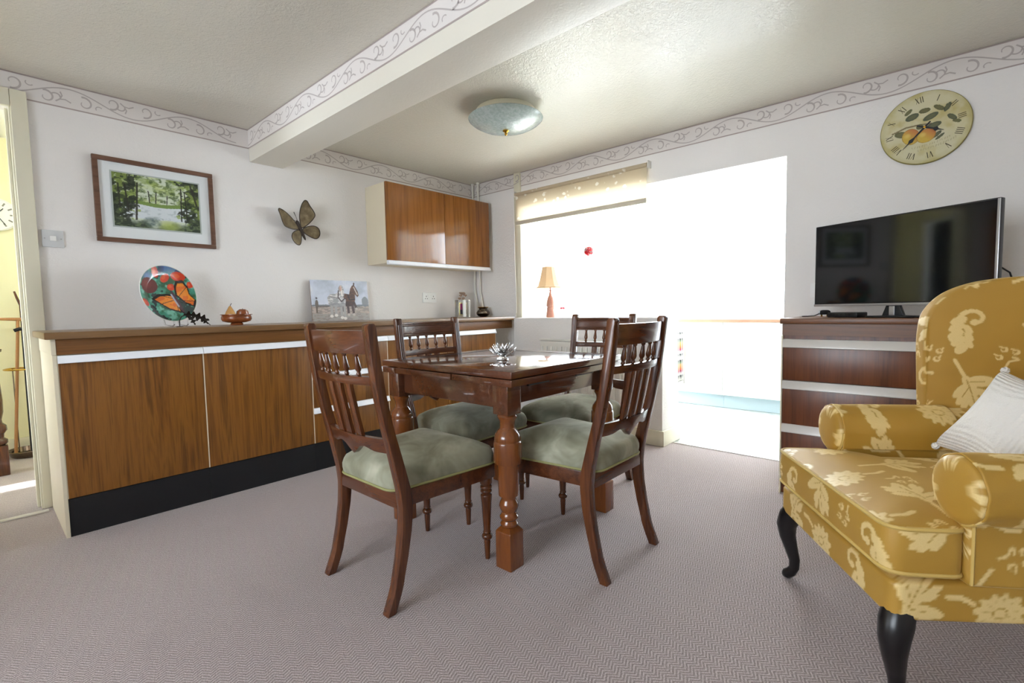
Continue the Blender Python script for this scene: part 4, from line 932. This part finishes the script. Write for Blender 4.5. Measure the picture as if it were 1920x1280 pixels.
for (a, b, c_, d_) in ((.92, .42, .93, .16), (1.04, .42, 1.07, .16), (1.09, .46, 1.15, .30), (.82, .42, .80, .2)): paint(img, seg(X, Vx, a, b, c_, d_) < .033, (84, 70, 72)); paint(img, np.hypot(X-c_, Vx-d_+.01) < .036, (196, 186, 180))
kd = inpoly(X, Vx, dkp); paint(img, kd, (86, 64, 60)); paint(img, kd & (n2 > .5), (122, 86, 70), .75); paint(img, kd & (Vx < .48), (62, 52, 58), .6); paint(img, seg(X, Vx, 1.12, .84, 1.2, .66) < .014, (206, 196, 190)); paint(img, seg(X, Vx, 1.12, .88, 1.13, .94) < .018, (80, 60, 56))
for (a, b, c_, d_) in ((.50, .42, .48, .12), (.60, .42, .60, .14), (.74, .42, .75, .08), (.83, .42, .83, .06)): paint(img, seg(X, Vx, a, b, c_, d_) < .034, (172, 168, 168)); paint(img, np.hypot((X-c_)*.8, Vx-d_) < .036, (232, 226, 220))
kg = inpoly(X, Vx, gyp); paint(img, kg, (196, 194, 196)); paint(img, kg & (n2 > .52), (152, 152, 156), .8); paint(img, kg & (n2 < .40), (222, 220, 220), .9); paint(img, kg & (Vx < .44), (140, 138, 142), .6)
paint(img, seg(X, Vx, .77, .84, .79, .62) < .02, (238, 232, 230)); paint(img, ell(X, Vx, .76, .80, .03, .06) < 1, (196, 150, 136), .8); paint(img, polyd(X, Vx, [(.70, .74), (.68, .58), (.76, .48), (.86, .56)]) < .016, (82, 70, 72), .9); paint(img, polyd(X, Vx, [(.48, .60), (.70, .56)]) < .009, (84, 76, 78), .8); paint(img, polyd(X, Vx, [(.94, .64), (.98, .52), (1.12, .54)]) < .016, (52, 44, 50), .9)
paint(img, ell(X, Vx, .13, .42, .04, .1) < 1, (112, 102, 98)); paint(img, np.hypot(X-.13, Vx-.56) < .025, (84, 80, 92)); paint(img, seg(X, Vx, .12, .35, .12, .22) < .02, (104, 92, 84)); paint(img, seg(X, Vx, .16, .36, .42, .36) < .008, (90, 80, 76))
pr = print_grid('print', .49, .322, img, 'print_card', hp); pr.location = (0, -.0056, 0)
MB().prism(round_poly([(-.245, 0), (.245, 0), (.245, .322), (-.245, .322)], .018, 5), lambda p, lv: (p[0], lv, p[1]), -.005, .001).build('backing_board', plain('board_edge', L4(150, 116, 86), .6), hp, smooth=False)
# glass photo block, dried flowers, bronze pot
gb = thing('glass_candle_block', 'clear glass block with magenta and gold panel', 'ornament', (-.375, -.2, ZT))
MB().box(-.058, .058, -.022, .022, 0, .165).build('glass_body', 'crystal', gb, bevel=.004)
MB().box(-.048, .048, -.029, -.0235, .022, .14).build('gold_panel', plain('pale_gold', L4(214, 204, 140), .3, .4), gb, bevel=.001)
MB().box(-.040, .040, -.031, -.0292, .032, .13).build('magenta_panel', plain('magenta_glass', L4(150, 60, 110), .15), gb, bevel=.001)
MB().box(-.041, .041, -.0318, -.0311, .030, .072).build('dark_panel', plain('dark_panel', L4(70, 62, 78), .2), gb)
MB().lathe([(.017, .005), (.017, .162), (.004, .166)], 18, (-.004, -.050, 0)).build('glass_rod', 'white', gb)
MB().lathe([(.014, .0), (.012, .012), (.016, .022), (.016, .160), (.006, .168)], 18, (.072, -.03, 0)).build('glass_rod', 'white', gb)
dr = thing('dried_flowers', 'pale brown dried flower posy behind the glass block', 'dried flowers', (-.24, -.075, ZT))
MB().lathe([(.022, 0), (.026, .03), (.016, .07), (.018, .1), (.021, .104), (.015, .103), (.013, .07)], 20).build('vase', plain('pale_vase', L4(198, 182, 162), .5), dr)
fm = plain('dried_petal', L4(178, 152, 132), .8)
for k in range(9):
    a = k*2.4; r = .012+.028*(k/9); z = .235-.0025*k*k*.5+.01*math.sin(k*3)
    MB().tube([(0, 0, .09), (r*.5*math.cos(a), r*.5*math.sin(a), .17), (r*math.cos(a), r*math.sin(a), z)], .0014, 5).build('stem', 'leafmetal' if k % 3 == 0 else fm, dr)
    MB().lathe([(.002, -.010), (.013, -.002), (.018, .006), (.012, .012), (.002, .009)], 9, (r*1.1*math.cos(a), r*1.1*math.sin(a), z)).build('flower_head', fm, dr, smooth=False)
bp = thing('bronze_pot', 'small round dark bronze pot at the end of the worktop', 'pot', (-.118, -.24, ZT))
MB().lathe([(.03, 0), (.05, .008), (.066, .026), (.068, .042), (.056, .062), (.042, .072), (.042, .082), (.052, .092), (.054, .096), (.046, .095), (.036, .082), (.036, .07), (.05, .045), (.03, .012), (.001, .01)], 36).build('pot_body', 'bronze', bp, ang=50)
MB().lathe([(.053, .0965), (.0555, .094), (.053, .0905), (.051, .0915)], 36).build('brass_rim', 'brass', bp)

# ================================================================== CEILING LIGHT
cl = thing('ceiling_light', 'shallow mottled glass ceiling light with a brass finial', 'ceiling light', (-1.13, -1.5, H))
MB().lathe([(.001, -.0005), (.185, -.0005), (.19, -.006), (.188, -.045), (.17, -.052), (.001, -.052)], 56).build('base_plate', 'cream', cl)
t = NT('mottled_glass'); v = t.obj(); n_ = t.noise(v, 60, 3, .7); t.base(t.ramp(n_, [(.3, L4(176, 196, 190)), (.7, L4(216, 228, 226))])); t.set(Roughness=.22, Transmission_Weight=.15, Coat_Weight=.4); t.bump(n_, .3, .004)
MB().lathe([(.232, -.050), (.240, -.055), (.238, -.060), (.215, -.080), (.17, -.103), (.10, -.120), (.03, -.126), (.001, -.1265), (.001, -.1225), (.10, -.115), (.17, -.098), (.213, -.075), (.230, -.055)], 64).build('glass_dish', t.m, cl, ang=60)
MB().lathe([(.001, -.124), (.020, -.126), (.021, -.131), (.013, -.136), (.008, -.144), (.010, -.150), (.006, -.157), (.001, -.159)], 20).build('finial', 'brass', cl)
for k in range(3):
    a = .8+k*2*PI/3; MB().box(-.006, .006, -.006, .006, -.058, -.04).build('clip', 'white_metal', cl).location = (.200*math.cos(a), .200*math.sin(a), 0)

# ================================================================== TABLE CENTREPIECE
lo = thing('crystal_lotus', 'clear crystal lotus candle holder on the dining table', 'candle holder', (-1.872, -2.122, .7972))
MB().lathe([(.024, 0), (.028, .003), (.027, .012), (.016, .018), (.014, .024), (.020, .030), (.001, .032)], 12).build('base', 'crystal', lo, smooth=False)
def petal(r0, ln, lift, ang, wd):
    n = 5; top = []; bot = []
    for i in range(n+1):
        u = i/n; rr = r0+ln*math.sin(u*lift[1])*1.0; z = .028+ln*lift[0]*u**1.5; w_ = wd*math.sin(PI*(.12+.88*u))**.8 if i < n else .0006
        for s, dz in ((-1, 0), (0, -.004), (1, 0), (0, .004)): top.append((rr, s*w_, z+dz))
    fs = []
    for i in range(n):
        for q in range(4): fs.append((i*4+q, i*4+(q+1) % 4, i*4+4+(q+1) % 4, i*4+4+q))
    fs += [(3, 2, 1, 0), (n*4, n*4+1, n*4+2, n*4+3)]; c, s_ = math.cos(ang), math.sin(ang)
    MB().add([(x*c-y*s_, x*s_+y*c, z) for x, y, z in top], fs).build('petal', 'crystal', lo, smooth=False)
for ring, (nn, r0, ln, lf_, wd) in enumerate(((10, .014, .052, (.55, 1.25), .013), (9, .012, .046, (1.0, .95), .012), (8, .009, .042, (1.25, .6), .011))):
    for k in range(nn): petal(r0, ln, lf_, 2*PI*(k+.5*ring)/nn, wd)

# ================================================================== OPENING: BLIND, RADIATOR, SILL THINGS
bl = thing('roller_blind', 'half-lowered cream floral roller blind over the kitchen opening', 'blind', (-.045, -1.285, 2.10))
n = 40; vs = []; fs = []
for i in range(n+1):
    y = .655-1.31*i/n
    for j, z in enumerate((0, -.1, -.2, -.245)): vs.append((.004*math.sin(i*.5)*(j/3), y, z))
for i in range(n):
    for j in range(3): fs.append((i*4+j, i*4+4+j, i*4+5+j, i*4+1+j))
MB().add(vs, fs).build('fabric', 'blind', bl)
MB().tube([(0, .66, .0), (0, -.66, .0)], .016, 16).build('roller', 'blind', bl)
MB().box(-.010, .010, -.655, .655, -.282, -.2455).build('bottom_bar', plain('blind_bar', L4(206, 196, 176), .6), bl, bevel=.004)
for y, xe in ((-.668, .0435), (.668, .022)): MB().box(-.012, xe, y-.004, y+.004, -.022, .03).build('bracket', 'white_metal', bl, bevel=.002)
MB().tube([(-.012, .672, .0), (-.014, .668, -.5), (-.012, .66, -1.1)], .0022, 6).build('pull_cord', 'white', bl)
rd = thing('radiator', 'cream panel radiator on the half wall behind the far chair', 'radiator', (-.2, -1.44, .16))
MB().box(-.03, .015, -.40, .40, 0, .60).build('panel', 'white_metal', rd, bevel=.008)
MB().box(-.034, .04, -.405, .405, .602, .614).build('top_grille', 'white_metal', rd, bevel=.003)
for k in range(16):
    y = -.375+k*.05; MB().tube([(-.031, y, .03), (-.036, y, .05), (-.036, y, .53), (-.031, y, .555)], .010, 8, sq=1).build('flute', 'white_metal', rd)
for y in (-.3, .3): MB().box(.016, .059, y-.02, y+.02, .1, .5).build('bracket', 'white_metal', rd)
MB().tube([(-.005, .41, .05), (-.005, .43, .05), (-.005, .43, -.16)], .0085, 8).build('feed_pipe', 'white_metal', rd)
ZS = .9555
la = thing('table_lamp', 'table lamp with pinkish turned base and flared fabric shade on the sill', 'lamp', (0.0, -.985, ZS))
MB().lathe([(.04, 0), (.044, .01), (.040, .03), (.034, .07), (.036, .085), (.031, .092), (.037, .10), (.036, .14), (.026, .175), (.013, .205), (.009, .235), (.012, .245), (.007, .25), (.007, .30)], 24).build('turned_base', wood('pink_lamp_wood', [(.3, L4(166, 106, 88)), (.7, L4(206, 150, 128))], 'Z', 20, .35, .2), la)
sh = MB().lathe([(.118, .270), (.100, .285), (.082, .34), (.066, .41), (.056, .455)], 8, (0, .02, 0), cap=False, phase=PI/8).build('shade', 'shade', la, smooth=False)
sh.modifiers.new('thickness', 'SOLIDIFY').thickness = .003
ri = MB().tube([(.118*math.cos(PI/8+k*PI/4), .02+.118*math.sin(PI/8+k*PI/4), .270) for k in range(8)], .004, 6, closed=True).build('shade_trim', plain('shade_trim', L4(190, 160, 130), .7), sh)
fv = thing('bud_vase', 'tiny glass vase with a pink flower beside the lamp', 'vase', (0, -1.135, ZS))
MB().lathe([(.014, 0), (.018, .006), (.016, .02), (.008, .035), (.010, .042)], 16).build('glass', 'crystal', fv)
MB().tube([(0, 0, .01), (.002, .003, .06), (0, .008, .125)], .0018, 6).build('stem', plain('flower_stem', L4(110, 130, 100), .6), fv)
pkm = plain('pink_petal', L4(214, 84, 96), .6)
for k in range(6): a = k*PI/3; MB().lathe([(.001, -.012), (.009, -.003), (.008, .006), (.001, .010)], 8, (.011*math.cos(a), .018+.016*math.sin(a), .082+.004*math.sin(3*a))).build('petal', pkm, fv)
sc = thing('sun_catcher', 'small red glass ball hanging in the kitchen opening', 'ornament', (.03, -1.375, 1.515))
t = NT('red_ball'); v = t.obj(); t.base(t.ramp(t.noise(v, 45, 2, .5, 1), [(.40, L4(206, 26, 36)), (.52, L4(226, 50, 60)), (.56, L4(250, 230, 226)), (.64, L4(90, 20, 40))])); t.set(Roughness=.15, Coat_Weight=.5)
MB().lathe([(.001, -.043), (.015, -.040), (.030, -.031), (.040, -.016), (.043, 0), (.040, .016), (.030, .031), (.015, .040), (.001, .043)], 24).build('glass_ball', t.m, sc)
MB().tube([(0, 0, .042), (0, 0, .4545)], .0008, 5).build('thread', 'white', sc)

# ================================================================== KITCHEN BEYOND
kw = plain('kitchen_unit_white', L4(246, 246, 242), .3)
def kunit(y0, y1, lb):
    t = thing('kitchen_cabinet', lb, 'cabinet', (1.8, (y0+y1)/2, 0), 0, 'white kitchen base units'); hw = (y1-y0)/2-.001
    MB().box(-.28, .298, -hw, hw, .13, .865).build('carcass', kw, t, smooth=False)
    MB().box(-.30, -.2805, -hw+.002, hw-.002, .135, .86).build('door', kw, t, bevel=.003)
    MB().box(-.25, .298, -hw, hw, 0, .129).build('plinth', plain('pale_plinth', L4(168, 184, 192), .4) if 'pale_plinth' not in bpy.data.materials else bpy.data.materials['pale_plinth'], t, smooth=False)
    MB().tube([(-.305, hw-.06, .62), (-.325, hw-.06, .64), (-.325, hw-.06, .74), (-.305, hw-.06, .76)], .005, 8).build('handle', 'alu2', t)
for k, (a, b, lb) in enumerate(((-2.6, -2.0, 'white kitchen unit in the right half of the kitchen doorway view'), (-2.0, -1.4, 'white kitchen unit just right of the checked towel'), (-1.4, -.8, 'white kitchen unit behind the half wall'))): kunit(a, b, lb)
kt = thing('kitchen_counter', 'pale kitchen counter with a beige front edge', 'counter', (1.8, -1.7, .8655))
MB().box(-.32, .298, -.9, .9, 0, .035).build('slab', plain('counter_white', L4(236, 232, 226), .3), kt, bevel=.006)
MB().box(-.335, -.3205, -.9, .9, .002, .034).build('edge_strip', plain('beige_edge', L4(164, 122, 98), .5), kt, bevel=.004)
ok_ = thing('cooker', 'white cooker behind the half wall with towel on its end', 'cooker', (.48, -1.30, 0))
MB().box(-.33, .33, -.535, .56, .02, .87).build('body', kw, ok_, bevel=.01)
MB().box(-.335, .335, -.54, .565, .871, .895).build('hob', 'white', ok_, bevel=.006)
MB().tube([(.10, -.536, .80), (.10, -.575, .80), (.33, -.575, .80), (.33, -.536, .80)], .008, 8).build('towel_rail', 'alu2', ok_)
for x in (-.28, .28):
    for y in (-.48, .5): MB().lathe([(.02, 0), (.02, .021)], 12, (x, y, 0)).build('foot', 'blackp', ok_)
tw = thing('checked_towel', 'colourful checked tea towel hanging in the kitchen', 'towel', (.695, -1.875, .0))
t = NT('checked_cloth'); v = t.obj(); sx = t.n('ShaderNodeSeparateXYZ'); t.l(v, sx.inputs[0]); fz = t.math('FRACT', t.math('MULTIPLY', sx.outputs[2], 5.2)); fx = t.math('FRACT', t.math('MULTIPLY', sx.outputs[0], 22))
cr_ = t.ramp(fz, [(0, L4(206, 204, 196)), (.14, L4(60, 62, 72)), (.22, L4(214, 214, 208)), (.36, L4(150, 46, 90)), (.46, L4(214, 104, 60)), (.62, L4(224, 150, 90)), (.74, L4(120, 140, 110)), (.86, L4(50, 52, 60)), (.94, L4(220, 216, 210))])
t.base(t.mix(t.math('GREATER_THAN', fx, .72), cr_, L4(232, 228, 220))); t.set(Roughness=.9)
n = 14; vs = []; fs = []; zz = [.36, .5, .65, .79, .808, .816, .808, .79, .7, .6]; yy = [-.022, -.02, -.018, -.016, -.012, 0, .012, .014, .014, .014]
for i in range(n+1):
    x = -.09+.18*i/n
    for j in range(len(zz)): vs.append((x, yy[j]+.004*math.sin(i*1.1+j*.3)*(1 if j < 4 else .2), zz[j]))
k = len(zz)
for i in range(n):
    for j in range(k-1): fs.append((i*k+j, i*k+k+j, i*k+k+j+1, i*k+j+1))
to = MB().add(vs, fs).build('cloth', t.m, tw); to.modifiers.new('thickness', 'SOLIDIFY').thickness = .003
t2 = plain('grey_lining', L4(168, 160, 154), .8)
MB().prism([(.093, .80), (.16, .58), (.13, .57), (.125, .33), (.096, .33)], lambda p, lv: (p[0], lv, p[1]), -.016, -.012).build('folded_corner', t2, tw, smooth=False)

# ================================================================== HALLWAY
hc = thing('hall_clock', 'round white clock on the hallway wall', 'clock', (-3.325, 1.648, 1.81))
MB().lathe([(.118, 0), (.12, -.004), (.12, -.022), (.112, -.028), (.108, -.024), (.001, -.024)], 48, (0, 0, 0), 'Y').build('case', 'white', hc)
tk = MB()
for k in range(12):
    a = k*PI/6; c, s = math.cos(a), math.sin(a); tk.ribbon([(.072*c, .072*s), (.085*c, .085*s), (.098*c, .098*s)], .010, lambda u, v: (u, -.0246, v))
tk.build('hour_marks', plain('grey_marks', L4(140, 140, 132), .6), hc, smooth=False)
for a, l_ in ((.7, .06), (2.6, .085)): MB().tube([(0, -.027, 0), (l_*math.sin(a), -.027, l_*math.cos(a))], .0028, 6).build('hand', 'blackp', hc)
stn = thing('stick_stand', 'dark oval tray and brass rail stand for walking sticks', 'umbrella stand', (-3.275, 1.50, 0))
ov = [(.105*math.cos(a), .125*math.sin(a)) for a in np.linspace(0, 2*PI, 40, endpoint=False)]
puff(ov, 64, (0, 0), [(.05, .001, 0), (.75, .001, 0), (.85, .01, 0), (1, .045, 1), (1.03, .05, 1), (1.0, .054, 1), (.92, .04, 0), (.8, .02, 0), (.05, .016, 0)], lambda a, b, h: (a, b, h)).build('tray', 'bronze', stn, ang=50)
MB().tube([(.085*math.cos(a), .10*math.sin(a), .66) for a in np.linspace(0, 2*PI, 28, endpoint=False)], .006, 8, closed=True).build('brass_ring', 'brass', stn)
for a in (1.2, 2.0): MB().tube([(.085*math.cos(a), .10*math.sin(a), .02), (.085*math.cos(a), .10*math.sin(a), .66)], .0035, 8).build('upright', 'bronze', stn)
def stick(name, lb, p0, p1, rad, mat, top):
    o = thing(name, lb, 'walking stick', p0, 0, 'sticks in the hallway stand'); d = np.array(p1)-np.array(p0)
    MB().tube([(0, 0, 0), tuple(d*.5), tuple(d)], rad, 10).build('shaft', mat, o); top(o, d); return o
lw = wood('light_stick_wood', [(.3, L4(150, 98, 54)), (.7, L4(186, 134, 82))], 'Z', 20, .4, .1)
def fork(o, d):
    for s in (-1, 1): MB().tube([tuple(d-np.array((0, 0, .01))), tuple(d+np.array((s*.018, 0, .05))), tuple(d+np.array((s*.030, 0, .10)))], [.009, .008, .006], 8).build('thumb_fork', 'mahog', o)
def hook(o, d): MB().tube([tuple(d+np.array((-.05, 0, .006))), tuple(d+np.array((-.02, 0, .018))), tuple(d+np.array((.02, 0, .012))), tuple(d+np.array((.05, 0, .022)))], [.012, .014, .014, .010], 10).build('handle', 'blackp', o)
def tee(o, d): MB().tube([tuple(d+np.array((-.10, 0, .004))), tuple(d), tuple(d+np.array((.07, 0, -.004)))], [.010, .013, .014], 10).build('handle', lw, o)
stick('walking_stick', 'forked dark wooden thumb stick, tallest in the hallway stand', (-3.235, 1.53, .022), (-3.238, 1.58, 1.14), .011, 'mahog', fork)
stick('walking_stick', 'black walking stick with a moulded handle in the hallway stand', (-3.245, 1.46, .022), (-3.240, 1.50, .94), .014, 'blackp', hook)
stick('walking_stick', 'pale wooden stick leaning with a straight cross handle in the hallway stand', (-3.335, 1.49, .022), (-3.262, 1.55, 1.03), .010, lw, tee)
nw = thing('newel_post', 'dark turned wooden newel post at the edge of the hallway', 'post', (-3.425, 1.0, 0))
MB().box(-.042, .042, -.042, .042, 0, .20).build('base_block', 'mahog', nw, bevel=.006)
MB().lathe([(.03, .2), (.045, .215), (.045, .235), (.028, .25), (.03, .275), (.046, .30), (.044, .33), (.026, .35), (.024, .37), (.034, .42), (.036, .5), (.03, .62), (.026, .70), (.034, .715), (.026, .73), (.022, .80), (.05, .82), (.052, .836), (.02, .845)], 24).build('turned_shaft', 'mahog', nw, ang=50)
# curtains of the tall window (reflected in the television)
for k, (x0, x1, lb) in enumerate(((-4.78, -4.42, 'tan curtain on the hallway side of the tall window'), (-5.55, -5.2, 'tan curtain on the far side of the tall window'))):
    c = thing('curtain', lb, 'curtain', ((x0+x1)/2, -.06, .04), 0, 'tall window curtains'); hw = (x1-x0)/2; n = 48; vs = []; fs = []
    for i in range(n+1):
        u = i/n; vs += [(-hw+2*hw*u, .018*math.sin(u*5*2*PI), 0), (-hw+2*hw*u, .014*math.sin(u*5*2*PI+.3), 2.06)]
    for i in range(n): fs.append((i*2, i*2+2, i*2+3, i*2+1))
    MB().add(vs, fs).build('drape', 'curtain', c); MB().tube([(-hw, 0, 2.07), (hw, 0, 2.07)], .012, 10).build('heading_rod', 'mahog', c)
